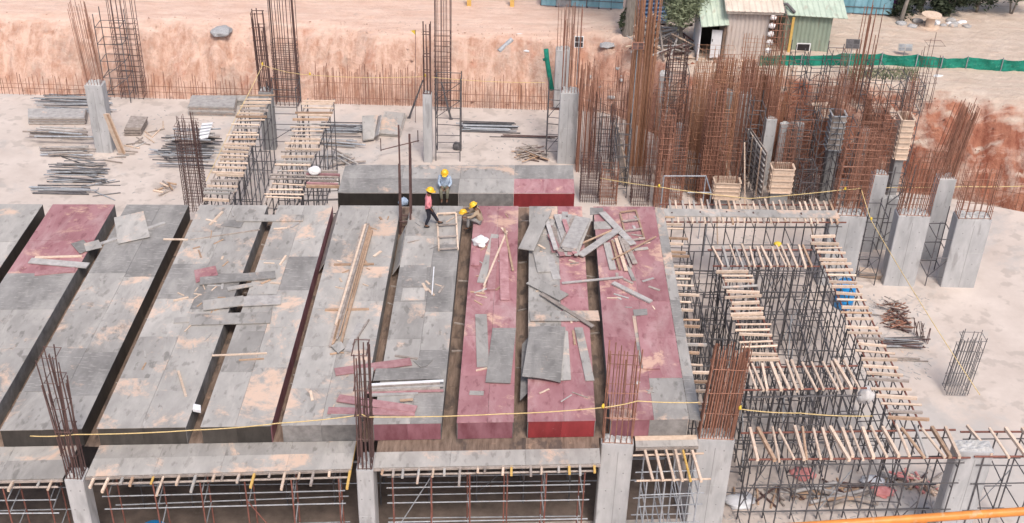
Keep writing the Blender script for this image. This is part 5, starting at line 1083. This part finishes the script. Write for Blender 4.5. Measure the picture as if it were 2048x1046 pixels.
roof_sheet('lean_to_roof', Dp(1403, 54, ys - .4), Dp(1459, 50, ys - .4), V((x0 + .0, ys + 2.4, lt + 1.35)), V((lx0 - .15, ys + 2.4, lt + 1.2)), 'roof_green', cs)
boxm('lean_to_wall', lx0, lx0 + .08, ys + .02, ys + 2.3, zg - .2, lt + .0, 'white_sheet', cs); boxm('lean_to_wall', lx0 + .1, x0 - .05, ys + 2.2, ys + 2.3, zg - .2, lt, 'dark_void', cs)
dw = x0 - lx0; dr_ = boxm('door', lx0 + dw * .46, lx0 + dw * .84, ys + .0, ys + .06, zg + .02, lt - .25, 'white_sheet', cs); boxm('door_post', lx0 + dw * .88, lx0 + dw * .98, ys, ys + .1, zg - .1, lt - .1, 'soffit_wood', cs)
rod('handle', (lx0 + dw * .5, ys - .04, zg + 1.), (lx0 + dw * .5, ys - .04, zg + 1.15), .02, 'steel_dark', cs)
# stack of white bundles beside the cream shed
for k in range(5):
    c = Dp(1547 - k * 2.2, 26 + k * 11, ys + .3); tag(blob('white_sack', (x1 + .12, ys - .25, zg + .55 + .48 * (4 - k)), .19, 'white_cloth', None, None, seed=30 + k, sq=(1, 1, 1), sub=2), 'white sack in the column of sacks hung on the corner of the cream shed', 'sack', 'sacks on the shed corner')
# green shed
C_ = P(1560, 106, zg); D_ = P(1652, 106, zg); yg = C_.y; h2 = zat(1600, 32, yg) - zg; g0, g1 = C_.x, D_.x
gs = thing('green_shed', 'green corrugated shed with pale green roof, black window and a yellow post', 'shed', ((g0 + g1) / 2, yg + 1.5, zg))
corrugated('front_wall', (g0, yg, 0), (g1, yg, 0), zg - .2, zg + h2, 'wall_green', gs); corrugated('side_wall', (g1, yg + .04, 0), (g1, yg + 4, 0), zg - .2, zg + h2, 'wall_green', gs, top=lambda u: zg + h2 + 1.2 * u); corrugated('side_wall', (g0, yg + 4, 0), (g0, yg + .04, 0), zg - .2, zg + h2, 'wall_green', gs, top=lambda u: zg + h2 + 1.2 * (1 - u))
roof_sheet('roof', Dp(1575, 30, yg - .3), V((g1 + .75, yg - .3, zat(1686, 37, yg - .3))), V((g1 + .75, yg + 4.4, zg + h2 + 1.5)), V((g0 - .2, yg + 4.4, zg + h2 + 1.6)), 'roof_green', gs)
wx0 = Dp(1594, 94, yg).x; wx1 = Dp(1618, 94, yg).x; wz0 = zat(1606, 101, yg); wz1 = zat(1606, 87, yg)
wf = boxm('window', wx0 - .05, wx1 + .06, yg - .09, yg - .05, wz0 - .05, wz1 + .05, 'white_sheet', gs); boxm('pane', wx0, wx1, yg - .1, yg - .093, wz0, wz1, 'panel_glass', wf)
boxm('post', Dp(1577, 100, yg - .25).x - .06, Dp(1577, 100, yg - .25).x + .08, yg - .3, yg - .18, zg - .2, zg + h2, 'yellow_paint', gs)
boxm('back_wall', x1 + .15, g0 - .05, yg + 2.0, yg + 2.1, zg - .2, zg + h2 + .4, 'soffit_wood', gs)
# top duct on green shed
t = thing('steel_duct', 'black angled steel pipe on the roofs between the two sheds', 'pipe', Dp(1575, 18, yg)); tube('pipe', [Dp(1556, 10, yg + .2), Dp(1574, 8, yg + .2), Dp(1585, 20, yg - .1), Dp(1590, 26, yg - .2)], .09, 'steel_dark', t)
# blue fences
def fence(label, p0, p1, n, h, mats, extra=0, lean=0):
    t = thing('sheet_fence', label, 'fence', p0)
    for i in range(n):
        a = p0.lerp(p1, i / n); b = p0.lerp(p1, (i + 1) / n) - (p1 - p0).normalized() * .02; z = min(ground_z(a.x, a.y), ground_z(b.x, b.y))
        corrugated('panel', a, b, z + .12, z + h + rnd(-.05, .1), mats[i % len(mats)], t, pitch=.3, amp=.03)
        rod('post', V((a.x, a.y + .1, z - .2)), V((a.x, a.y + .1, z + h)), .045, 'steel_dark', t, 'cyl')
    for zz in (.5, h * .6): 
        z = ground_z(p0.x, p0.y); rod('rail', V((p0.x, p0.y - .05, z + zz)), V((p1.x, p1.y - .05, ground_z(p1.x, p1.y) + zz)), .025, 'steel_dark', t, 'cyl')
    return t
fence('grey blue sheet fence at the top left of the big tree trunk', gp(1082, 14), gp(1172, 17), 3, 2.4, ('fence_blue', 'steel_grey')); fence('teal blue sheet fence touching the big tree trunk', gp(1174, 17), gp(1246, 20), 3, 2.5, ('fence_blue',))
fence('light blue sheet fence right of the green shed', gp(1655, 28), gp(1782, 34), 5, 2.6, ('fence_blue',))
fence('far blue sheet fence past the hedge at the right', V((30, 77, 3.5)), V((44, 78, 3.5)), 6, 2.5, ('fence_blue',))
fence('long grey sheet fence at the far left behind the earth mound', V((-42, 84, 3)), V((-2, 81.5, 3)), 14, 2.4, ('steel_grey', 'fence_blue'))
ns = thing('navy_shed', 'navy corrugated sheet screen behind the timber scrap heap', 'screen', gp(1300, 52)); q0 = gp(1272, 56); q1 = gp(1335, 50)
corrugated('sheet', q0 + V((0, .3, 0)), q1 + V((0, .3, 0)), q0.z - .1, q0.z + 2.0, 'sheet_navy', ns, pitch=.24, amp=.06, horiz=True); boxm('top_rail', q0.x, q1.x, q0.y + .4, q0.y + .6, q0.z + 2.0, q0.z + 2.5, 'white_sheet', ns); rod('post', q0 + V((-.05, .2, 0)), q0 + V((-.05, .2, 2.2)), .06, 'white_sheet', ns, 'cyl')
# timber scrap heap
hc = gp(1330, 100)
for i in range(70):
    px = rnd(1278, 1385); py = rnd(62, 120) if px < 1345 else rnd(85, 122); p = gp(px, py); hgt = max(0, 1.1 - abs(px - 1310) / 60) * rnd(.2, 1)
    a_ = rnd(0, 3.14); l = rnd(.5, 1.3); d = V((math.cos(a_), math.sin(a_) * .6, rnd(-.5, .6))).normalized() * l
    c = p + V((0, 0, .15 + hgt)); c.z = max(c.z, p.z + abs(d.z) + .05)
    tag(rod('scrap_timber', c - d, c + d, rnd(.035, .07), random.choice(('wood_old', 'wood_grey', 'wood_grey', 'wood_pale', 'rebar_dark')), None, 'cyl'), 'grey timber tangled in the scrap heap under the feathery tree', 'timber', 'timber scrap heap')
tag(prism('loose_board', [gp(1368, 120) + V((0, 0, .1)), gp(1388, 122) + V((0, 0, .1)), gp(1390, 112) + V((0, 0, .3)), gp(1374, 111) + V((0, 0, .3))], .05, 'ply_pale'), 'pale square board lying right of the scrap heap', 'board')
tag(slab('long_board', gp(1292, 118) + V((0, 0, .12)), gp(1362, 119) + V((0, 0, .12)), .25, .08, 'wood_grey'), 'long grey beam lying in front of the scrap heap', 'beam')
tag(slab('long_board', gp(1268, 52) + V((0, 0, .1)), gp(1300, 92) + V((0, 0, .4)), .16, .08, 'wood_grey'), 'pale pole sloping off the scrap heap beside the navy screen', 'pole')
# trees and plants
def limb(parent, name, pts, radii, mat='bark', n=9):
    vs = []; fs = []
    for i, (p, r) in enumerate(zip(pts, radii)):
        for k in range(n):
            a = 2 * math.pi * k / n; rr = r * (1 + .12 * noise.noise(V((k, i * .7, r * 9)))); vs.append(V(p) + V((math.cos(a) * rr, math.sin(a) * rr, 0)))
    for i in range(len(pts) - 1):
        for k in range(n): fs.append((i * n + k, i * n + (k + 1) % n, (i + 1) * n + (k + 1) % n, (i + 1) * n + k))
    fs += [tuple(range(n - 1, -1, -1)), tuple((len(pts) - 1) * n + k for k in range(n))]
    return meshobj(name, vs, fs, mat, parent, True)
def crown(parent, c, rad, n, leaf, mat, name='crown', clumps=14, long=1., R=None, droop=0.):
    R = R or random; cl = []
    for i in range(clumps):
        d = V((R.gauss(0, 1), R.gauss(0, 1), R.gauss(0, 1))).normalized() * R.uniform(.35, .95); cl.append((V((d.x * rad[0], d.y * rad[1], d.z * rad[2])), R.uniform(.22, .45)))
    vs = []; fs = []; off = base(parent)
    for i in range(n):
        q, s = R.choice(cl); p = V(c) + q + V((R.gauss(0, .5) * s * rad[0], R.gauss(0, .5) * s * rad[1], R.gauss(0, .5) * s * rad[2]))
        u = V((R.gauss(0, 1), R.gauss(0, 1), R.gauss(0, .6) - droop)).normalized(); w_ = u.cross(V((R.gauss(0, 1), R.gauss(0, 1), R.gauss(0, 1)))).normalized(); l = leaf * R.uniform(.6, 1.4)
        k = len(vs); p -= off; vs += [p - u * l * long, p + w_ * l * .35, p + u * l * long, p - w_ * l * .35]; fs.append((k, k + 1, k + 2, k + 3))
    me = bpy.data.meshes.new(name); me.from_pydata([tuple(v) for v in vs], [], fs); me.materials.append(MATS[mat]); return link(name, me, parent)
b_ = gp(1356, 100); ft = thing('feathery_tree', 'feathery grey green tree standing over the timber scrap heap', 'tree', b_)
limb(ft, 'trunk', [b_ - V((0, 0, .3)), b_ + V((.05, 0, .8)), b_ + V((-.05, .1, 1.8)), b_ + V((.1, .1, 3.2))], [.22, .17, .13, .06])
for k in range(7):
    a_ = k * .9; limb(ft, 'branch', [b_ + V((0, .05, 1.1 + .2 * k)), b_ + V((math.cos(a_) * .6, math.sin(a_) * .6, 1.6 + .25 * k)), b_ + V((math.cos(a_) * 1.2, math.sin(a_) * 1.1, 2.0 + .25 * k))], [.06, .04, .015], n=6)
crown(ft, b_ + V((.1, 0, 2.75)), (1.45, 1.3, 1.25), 9000, .075, 'leaf', clumps=34, long=1.7, droop=.15)
b_ = gp(1257, 68); bt_ = thing('big_tree', 'thick grey tree trunk rising out of the top of the photo beside the teal fence', 'tree', b_)
limb(bt_, 'trunk', [b_ - V((0, 0, .4)), b_ + V((0, 0, .2)), b_ + V((.03, .05, 1.5)), b_ + V((.1, .1, 3.5)), b_ + V((.2, .2, 6.5)), b_ + V((.1, .3, 10))], [.5, .42, .36, .33, .27, .12])
for k in range(6):
    a_ = k * 1.1 + .4; limb(bt_, 'branch', [b_ + V((.15, .2, 5.5 + .6 * k)), b_ + V((math.cos(a_) * 1.6, math.sin(a_) * 1.6, 7 + .6 * k)), b_ + V((math.cos(a_) * 3, math.sin(a_) * 3, 8.4 + .5 * k))], [.14, .09, .03], n=6)
crown(bt_, b_ + V((0, 0, 10)), (4, 4, 2.6), 3500, .28, 'leaf', clumps=30)
crown(bt_, b_ + V((-.35, -.1, .7)), (.25, .25, .9), 260, .12, 'leaf_dark', 'ivy', clumps=8)
def shrub(label, p, rad, n, leaf, mat, stems=4, group='scrub along the far fence'):
    t = thing('shrub', label, 'shrub', p, group)
    for k in range(stems): a_ = rnd(0, 6.3); limb(t, 'stem', [p - V((0, 0, .2)), p + V((math.cos(a_) * rad[0] * .25, math.sin(a_) * rad[1] * .25, rad[2])), p + V((math.cos(a_) * rad[0] * .5, math.sin(a_) * rad[1] * .5, rad[2] * 1.7))], [.06, .04, .015], n=5)
    crown(t, p + V((0, 0, rad[2])), rad, n, leaf, mat, clumps=16); return t
hd = ['dark hedge bush left of the leaning grey trunk at the upper right', 'dark hedge bush behind the cable reel', 'dark hedge bush at the right edge of the photo', 'dark hedge bush past the right edge', 'outermost dark hedge bush at the right']
for k, px in enumerate((1800, 1850, 1905, 1965, 2030)): shrub(hd[k], gp(px, 40) + V((0, .8 + (k % 2) * .4, 0)), (1.3, 1.1, 1.6), 2600, .15, 'leaf_dark')
t = shrub('purple flowering climber on the end of the light blue fence', gp(1783, 30), (.5, .4, .9), 420, .12, 'leaf_purple')
b_ = gp(1800, 46); tt = thing('leaning_tree', 'pale leaning tree trunk in front of the dark hedge', 'tree', b_); limb(tt, 'trunk', [b_ - V((0, 0, .2)), b_ + V((.1, 0, .9)), b_ + V((.3, .1, 2.2)), b_ + V((.5, .2, 4.5))], [.15, .12, .1, .05], n=8); crown(tt, b_ + V((.5, .2, 4.8)), (1.5, 1.3, 1.), 1200, .18, 'leaf_dark')
for k, px in enumerate((640, 720, 790, 905, 985, 1045)):
    shrub(['dry brown scrub on the earth mound, leftmost', 'dry brown scrub on the earth mound, second from the left', 'dry brown scrub left of the mesh cage top', 'dark scrub right of the mesh cage top', 'dark scrub between the two yellow posts', 'dark scrub right of the yellow posts'][k], gp(px, 6) + V((0, 1.4, -.05)), (1.6, .7, .55 if k < 3 else 1.0), 700, .13, 'wood_old' if k < 3 else 'leaf_dark', 3)
for k, (px, lb) in enumerate(((938, 'left yellow post at the top of the photo behind the earth'), (1024, 'right yellow post with blue top at the top of the photo'))):
    p = gp(px, 14); t = thing('yellow_post', lb, 'post', p); boxm('post', p.x - .13, p.x + .13, p.y - .1, p.y + .1, p.z - .3, p.z + (.55 if k else .9), 'yellow_paint', t)
    boxm('cap', p.x - .15, p.x + .15, p.y - .12, p.y + .12, p.z + (.555 if k else .905), p.z + (1.0 if k else 1.0), 'fence_blue' if k else 'yellow_paint', t)
# cable reel
p = gp(1858, 56); r1, hh = .58, .78; t = thing('cable_reel', 'empty wooden cable reel standing by the dark hedge', 'cable reel', p)
for nm, z0, z1, r in (('lower_flange', .02, .1, r1), ('drum', .1, hh, .26), ('upper_flange', hh, hh + .08, r1)):
    n = 24; vs = [(p.x + math.cos(6.2832 * k / n) * r, p.y + math.sin(6.2832 * k / n) * r, p.z + z) for z in (z0, z1) for k in range(n)]
    meshobj(nm, vs, [tuple(range(n - 1, -1, -1)), tuple(range(n, 2 * n))] + [(k, (k + 1) % n, n + (k + 1) % n, n + k) for k in range(n)], 'wood_pale', t)
for i in range(16):
    p = gp(rnd(1800, 1935), rnd(42, 56)); tag(blob('rubble', p, rnd(.12, .3), random.choice(('gravel', 'white_sheet', 'wood_grey')), None, None, seed=i + 40, sq=(1.3, 1, .6), amp=.4, sub=2), 'pale lump of rubble along the foot of the dark hedge', 'rubble', 'rubble along the hedge')
o = blob('gravel_heap', gp(443, 66), .55, 'gravel', 'grey gravel heap on the pink earth at the upper left', 'heap', sq=(1.1, 1.3, .4), amp=.3, seed=3)
o = blob('gravel_heap', gp(1215, 92), .28, 'gravel', 'small grey rubble heap right of the square black panel', 'heap', sq=(1.6, 1.2, .4), amp=.5, seed=8)
for i in range(14):
    p = gp(rnd(1170, 1245), rnd(85, 215)); tag(blob('stone', p, rnd(.07, .2), 'gravel', None, None, seed=i + 70, sq=(1.2, 1, .6), amp=.5, sub=2), 'grey stone on the muddy slope right of the blocky column', 'stone', 'stones on the muddy slope')
for (px, py, lb) in ((1010, 92, 'grey pipe lying on the earth slope near the top middle'),):
    tag(rod('pipe', gp(998, 106) + V((0, 0, .1)), gp(1024, 82) + V((0, 0, .1)), .14, 'steel_grey', None, 'cyl'), lb, 'pipe')
for (px, py, lb) in ((1038, 70, 'upper white scrap on the pink earth slope'), (1057, 103, 'lower white scrap on the pink earth slope'), (1877, 153, 'white scrap on the pale earth below the green net')):
    tag(blob('white_scrap', gp(px, py), .22, 'white_sheet', None, None, seed=px, sq=(1.4, .6, .3), sub=2), lb, 'scrap')
# loose clods of earth on the bank and its lip
vs = []; fs = []
for i in range(2600):
    x = rnd(-36, 32); e = pit_edge(x); y = e + random.choice((rnd(-.3, .5), rnd(-.2, 3.5), rnd(1.5, 4.5))); z = ground_z(x, y); r_ = rnd(.025, .075) * (1 + (random.random() < .05) * 1.0); k = len(vs)
    if z < -.2: z = max(z, 0.0)
    vs += [(x + rnd(.6, 1) * r_, y, z), (x, y + rnd(.6, 1) * r_, z), (x - rnd(.6, 1) * r_, y, z), (x, y - rnd(.6, 1) * r_, z), (x + rnd(-.4, .4) * r_, y + rnd(-.4, .4) * r_, z + r_ * rnd(.6, 1.1))]
    fs += [(k, k + 1, k + 4), (k + 1, k + 2, k + 4), (k + 2, k + 3, k + 4), (k + 3, k, k + 4)]
tag(meshobj('earth_clods', vs, fs, 'soil'), 'loose clods of earth strewn along the bank', 'earth', kind='stuff')
# dust and chips drifted over the concrete floor
vs = []; fs = []
for i in range(1500):
    p = random.choice((lambda: P(rnd(1700, 1860), rnd(590, 760), 0), lambda: P(rnd(120, 1110), rnd(220, 400), 0), lambda: P(rnd(1400, 1900), rnd(930, 1046), 0), lambda: P(rnd(1200, 1760), rnd(330, 430), 0), lambda: P(rnd(1350, 1650), rnd(450, 900), 0)))()
    a_ = rnd(0, 3.14); l = rnd(.03, .16); w_ = rnd(.01, .035); dx, dy = math.cos(a_), math.sin(a_); k = len(vs)
    vs += [(p.x - dx * l - dy * w_, p.y - dy * l + dx * w_, .006), (p.x - dx * l + dy * w_, p.y - dy * l - dx * w_, .006), (p.x + dx * l + dy * w_, p.y + dy * l - dx * w_, .006), (p.x + dx * l - dy * w_, p.y + dy * l + dx * w_, .006), (p.x, p.y, .03)]
    fs += [(k, k + 1, k + 4), (k + 1, k + 2, k + 4), (k + 2, k + 3, k + 4), (k + 3, k, k + 4)]
tag(meshobj('floor_litter', vs, fs, 'wood_grey'), 'fine wood chips and litter strewn over the concrete floor', 'litter', kind='stuff')
# grass tufts below the net
vs = []; fs = []
for i in range(900):
    p = gp(rnd(1690, 1835), rnd(140, 162)); k = len(vs); a_ = rnd(0, 6.3); h = rnd(.1, .35); dx, dy = math.cos(a_) * .04, math.sin(a_) * .04
    vs += [(p.x - dx, p.y - dy, p.z - .02), (p.x + dx, p.y + dy, p.z - .02), (p.x + rnd(-.12, .12), p.y + rnd(-.12, .12), p.z + h)]; fs.append((k, k + 1, k + 2))
tag(meshobj('grass', vs, fs, 'leaf'), 'thin dry grass on the bank below the green net', 'grass', kind='stuff')
# ------------------------------------------------------------------ THE RAIL IN FRONT
ra, rb = Dp(1380, 1068, 3.85), Dp(2100, 1019, 3.95)
rl = thing('guard_rail', 'orange painted steel guard rail crossing the bottom right corner close to the camera', 'railing', (ra.x, ra.y, 25.6))
dirr = (rb - ra).normalized(); tube('rail_pipe', [ra - dirr * 2.5, ra, rb, rb + dirr * 2], .019, 'orange_paint', rl, 14)
for u in (-1.2, .645, 2.4):
    p = ra.lerp(rb, u); tube('post', [V((p.x, p.y, 25.6)), p - V((0, 0, .015))], .022, 'orange_paint', rl, 12)
p0, p1 = ra - dirr * 2.5, rb + dirr * 2; tube('mid_rail', [p0 - V((0, 0, .55)), p1 - V((0, 0, .55))], .02, 'orange_paint', rl, 12)
tag(boxm('balcony_slab', -6, 8, -3, 4.1, 25.35, 25.6, 'concrete'), 'concrete balcony slab that carries the orange rail', 'slab', kind='structure')
# ------------------------------------------------------------------ PEOPLE
def skin(name, verts, edges, mat, parent, root=0, sub=1):
    """verts: (x,y,z,r) ; grows a smooth limb surface"""
    bm = bmesh.new(); L = bm.verts.layers.skin.verify(); off = base(parent); vv = []
    for i, (x, y, z, r) in enumerate(verts):
        v = bm.verts.new((x, y, z)); rr = r if isinstance(r, tuple) else (r, r); v[L].radius = rr; v[L].use_root = (i == root); vv.append(v)
    for a, b in edges: bm.edges.new((vv[a], vv[b]))
    me = bpy.data.meshes.new(name); bm.to_mesh(me); bm.free(); me.materials.append(MATS[mat]); o = link(name, me, parent)
    sm = o.modifiers.new('skin', 'SKIN'); sm.use_smooth_shade = True
    ss = o.modifiers.new('subsurf', 'SUBSURF'); ss.levels = sub; ss.render_levels = sub
    return o
def person(label, loc, heading, J, shirt, trousers, helmet=True, vest=None, sc=1.):
    """J: joints in local metres, x forward, y left, z up"""
    t = thing('person', label, 'person', loc); t.rotation_euler = (0, 0, heading); t.scale = (sc,) * 3
    g = lambda k: V(J[k]); vs = []; es = []
    def add(p, r, par=None):
        vs.append((p.x, p.y, p.z, r)); i = len(vs) - 1
        if par is not None: es.append((par, i))
        return i
    pel = add(g('pelvis'), (.15, .115)); ch = add(g('chest'), (.165, .12), pel); nk = add(g('neck'), .06, ch); hd_ = g('head'); up = (hd_ - g('neck')).normalized(); fw = V(J['face']).normalized()
    h0 = add(hd_ - up * .04 + fw * .015, (.075, .085), nk); h1 = add(hd_ + up * .07, (.08, .09), h0); add(hd_ + up * .13, .055, h1); add(hd_ + fw * .105 - up * .01, .018, h0)
    for s in ('l', 'r'):
        sh = add(g('sh_' + s), .062, ch); el = add(g('el_' + s), .042, sh); wr = add(g('wr_' + s), .028, el)
        fwd = (g('wr_' + s) - g('el_' + s)).normalized(); side_ = fwd.cross(V((0, 0, 1))); side_ = side_.normalized() if side_.length > .05 else V((0, 1, 0)); dn = fwd.cross(side_)
        pm = add(g('wr_' + s) + fwd * .06, (.036, .02), wr)
        for k in range(4):
            b0 = g('wr_' + s) + fwd * .105 + side_ * (.026 * (k - 1.5) / 1.5); l = (.075, .085, .08, .062)[k]; f1 = add(b0, .0095, pm); f2 = add(b0 + fwd * l * .5 + dn * .01, .009, f1); add(b0 + fwd * l * .8 + dn * .035, .008, f2)
        tb = add(g('wr_' + s) + fwd * .05 + side_ * .042, .011, pm); add(g('wr_' + s) + fwd * .09 + side_ * .058 + dn * .015, .009, tb)
        hp = add(g('hip_' + s), .095, pel); kn = add(g('kn_' + s), .06, hp); an = add(g('an_' + s), .042, kn); add(g('an_' + s) + V(J['toe_' + s]) * .15 - V((0, 0, .04)), .035, an)
    skin('body', vs, es, 'skin', t)
    # shirt
    c0, c1, c2 = g('pelvis'), g('chest'), g('neck'); sv = [(*(c0 - (c1 - c0) * .05), (.185, .15)), (*c0.lerp(c1, .5), (.18, .145)), (*c1, (.195, .15)), (*(c1.lerp(c2, .72)), .095)]; se = [(0, 1), (1, 2), (2, 3)]
    for s in ('l', 'r'):
        k = len(sv); e = g('el_' + s); sv += [(*g('sh_' + s), .088), (*e, .064), (*e.lerp(g('wr_' + s), .75), .05)]; se += [(2, k), (k, k + 1), (k + 1, k + 2)]
    skin('shirt', sv, se, shirt, t, 1)
    tv = [(*(c0 + V((.0, 0, -.02))), (.125, .115))]; te = []
    for s in ('l', 'r'):
        k = len(tv); tv += [(*g('hip_' + s), .112), (*g('kn_' + s), .083), (*g('kn_' + s).lerp(g('an_' + s), .92), .064)]; te += [(0, k), (k, k + 1), (k + 1, k + 2)]
    skin('trousers', tv, te, trousers, t)
    for s in ('l', 'r'):
        a = g('an_' + s); d = V(J['toe_' + s]).normalized(); skin('shoe', [(*(a - d * .06 - V((0, 0, .045))), .045), (*(a + d * .07 - V((0, 0, .05))), .046), (*(a + d * .19 - V((0, 0, .06))), .034)], [(0, 1), (1, 2)], 'shoe', t)
    q = up.to_track_quat('Z', 'Y'); fx = (fw - up * fw.dot(up)).normalized(); R = Matrix((fx, up.cross(fx), up)).transposed()
    def lathe(nm, prof, mat, sx=1., sy=1., par=t, shift=V((0, 0, 0))):
        n = 20; v_ = []; f_ = []
        for (r, z) in prof:
            for k in range(n): a = 6.2832 * k / n; v_.append(hd_ + R @ (V((math.cos(a) * r * sx, math.sin(a) * r * sy, z)) + shift))
        for i in range(len(prof) - 1):
            for k in range(n): f_.append((i * n + k, i * n + (k + 1) % n, (i + 1) * n + (k + 1) % n, (i + 1) * n + k))
        f_.append(tuple((len(prof) - 1) * n + k for k in range(n))); me = bpy.data.meshes.new(nm); me.from_pydata([tuple(v) for v in v_], [], f_); me.materials.append(MATS[mat]); me.polygons.foreach_set('use_smooth', [True] * len(f_)); o = link(nm, me, par); return o
    lathe('hair', [(.098, -.05), (.108, .02), (.104, .08), (.07, .14), (.02, .16)], 'hair', 1.02, .92, shift=V((-.015, 0, 0)))
    for s in (-1, 1):
        o = link('eye', unit('cyl', 'dark_void'), t); o.location = hd_ + R @ V((.088, .034 * s, .03)); o.scale = (.012, .012, .012)
    o = link('mouth', unit('box', 'soffit_wood'), t); o.location = hd_ + R @ V((.092, 0, -.055)); o.scale = (.01, .045, .01); o.rotation_euler = R.to_euler()
    if helmet:
        hm = lathe('hard_hat', [(.165, .055), (.17, .062), (.142, .07), (.138, .1), (.125, .15), (.095, .19), (.05, .212), (.012, .22)], 'helmet', 1.1, .98)
        lathe('peak', [(.07, .05), (.075, .062), (.02, .066)], 'helmet', 1.2, 1.5, hm, V((.15, 0, 0)))
    return t
W = dict(pelvis=(0, 0, .90), chest=(.02, 0, 1.25), neck=(.03, 0, 1.47), head=(.07, 0, 1.60), face=(1, 0, -.25), sh_l=(.02, .19, 1.40), el_l=(-.08, .23, 1.13), wr_l=(.1, .21, .93), sh_r=(.02, -.19, 1.40), el_r=(-.06, -.24, 1.13), wr_r=(.1, -.22, .92),
         hip_l=(0, .09, .88), kn_l=(.22, .1, .5), an_l=(.42, .1, .13), toe_l=(1, 0, .1), hip_r=(0, -.09, .88), kn_r=(.02, -.1, .47), an_r=(-.14, -.1, .1), toe_r=(1, 0, 0))
fp = P(853, 453, ZD); person('walking worker in pink shirt, black trousers and yellow hard hat seen from the side', (fp.x + .08, fp.y, ZD + .01), math.radians(8), W, 'shirt_pink', 'cloth_navy')
Sx = dict(pelvis=(.0, 0, .12), chest=(.04, 0, .47), neck=(.08, 0, .68), head=(.14, 0, .80), face=(1, 0, -.6), sh_l=(.05, .2, .60), el_l=(.12, .27, .33), wr_l=(.33, .12, .2), sh_r=(.05, -.2, .60), el_r=(.12, -.27, .33), wr_r=(.33, -.11, .2),
          hip_l=(.03, .1, .11), kn_l=(.47, .14, .12), an_l=(.44, .12, -.32), toe_l=(1, 0, 0), hip_r=(.03, -.1, .11), kn_r=(.47, -.14, .12), an_r=(.46, -.1, -.32), toe_r=(1, 0, 0))
fp = P(890, 380, ZD); s_ = person('worker in pale blue shirt and yellow hard hat sitting on the rear panel edge', (fp.x, ry0(fp.x) + .36, ZD + .01), math.radians(-92), Sx, 'shirt_blue', 'cloth_olive')
C = dict(pelvis=(-.05, 0, .14), chest=(.06, 0, .47), neck=(.12, 0, .66), head=(.2, 0, .77), face=(1, 0, -.5), sh_l=(.08, .2, .58), el_l=(.3, .26, .38), wr_l=(.55, .2, .34), sh_r=(.08, -.2, .58), el_r=(.28, -.28, .36), wr_r=(.52, -.2, .3),
         hip_l=(0, .1, .13), kn_l=(.42, .16, .3), an_l=(.45, .16, -.2), toe_l=(1, 0, 0), hip_r=(0, -.1, .13), kn_r=(.4, -.16, .12), an_r=(.38, -.16, -.34), toe_r=(1, 0, 0))
fp = P(955, 446, ZD); person('worker in khaki shirt and yellow hard hat crouching beside the narrow red strip', (-1.38, fp.y, ZD + .01), math.radians(178), C, 'shirt_khaki', 'cloth_grey')
hp = P(930, 427, ZD + .02); hh_ = thing('hard_hat', 'yellow hard hat lying by the gap left of the crouching worker', 'hard hat', (-2.06, hp.y, ZD + .05))
pr = [(.165, 0), (.17, .008), (.142, .016), (.138, .05), (.125, .10), (.095, .14), (.05, .162), (.012, .17)]; n = 20
vs = [(-2.06 + math.cos(6.2832 * k / n) * r * 1.12, hp.y + math.sin(6.2832 * k / n) * r, ZD + .05 + z) for r, z in pr for k in range(n)]
meshobj('shell', vs, [(i * n + k, i * n + (k + 1) % n, (i + 1) * n + (k + 1) % n, (i + 1) * n + k) for i in range(len(pr) - 1) for k in range(n)] + [tuple((len(pr) - 1) * n + k for k in range(n))], 'helmet', hh_, True)
tag(slab('short_board', (-2.35, hp.y - .02, ZD + .01), (-1.45, hp.y + .03, ZD + .01), .32, .035, 'wood_old'), 'short brown board across the gap under the yellow hard hat', 'board')
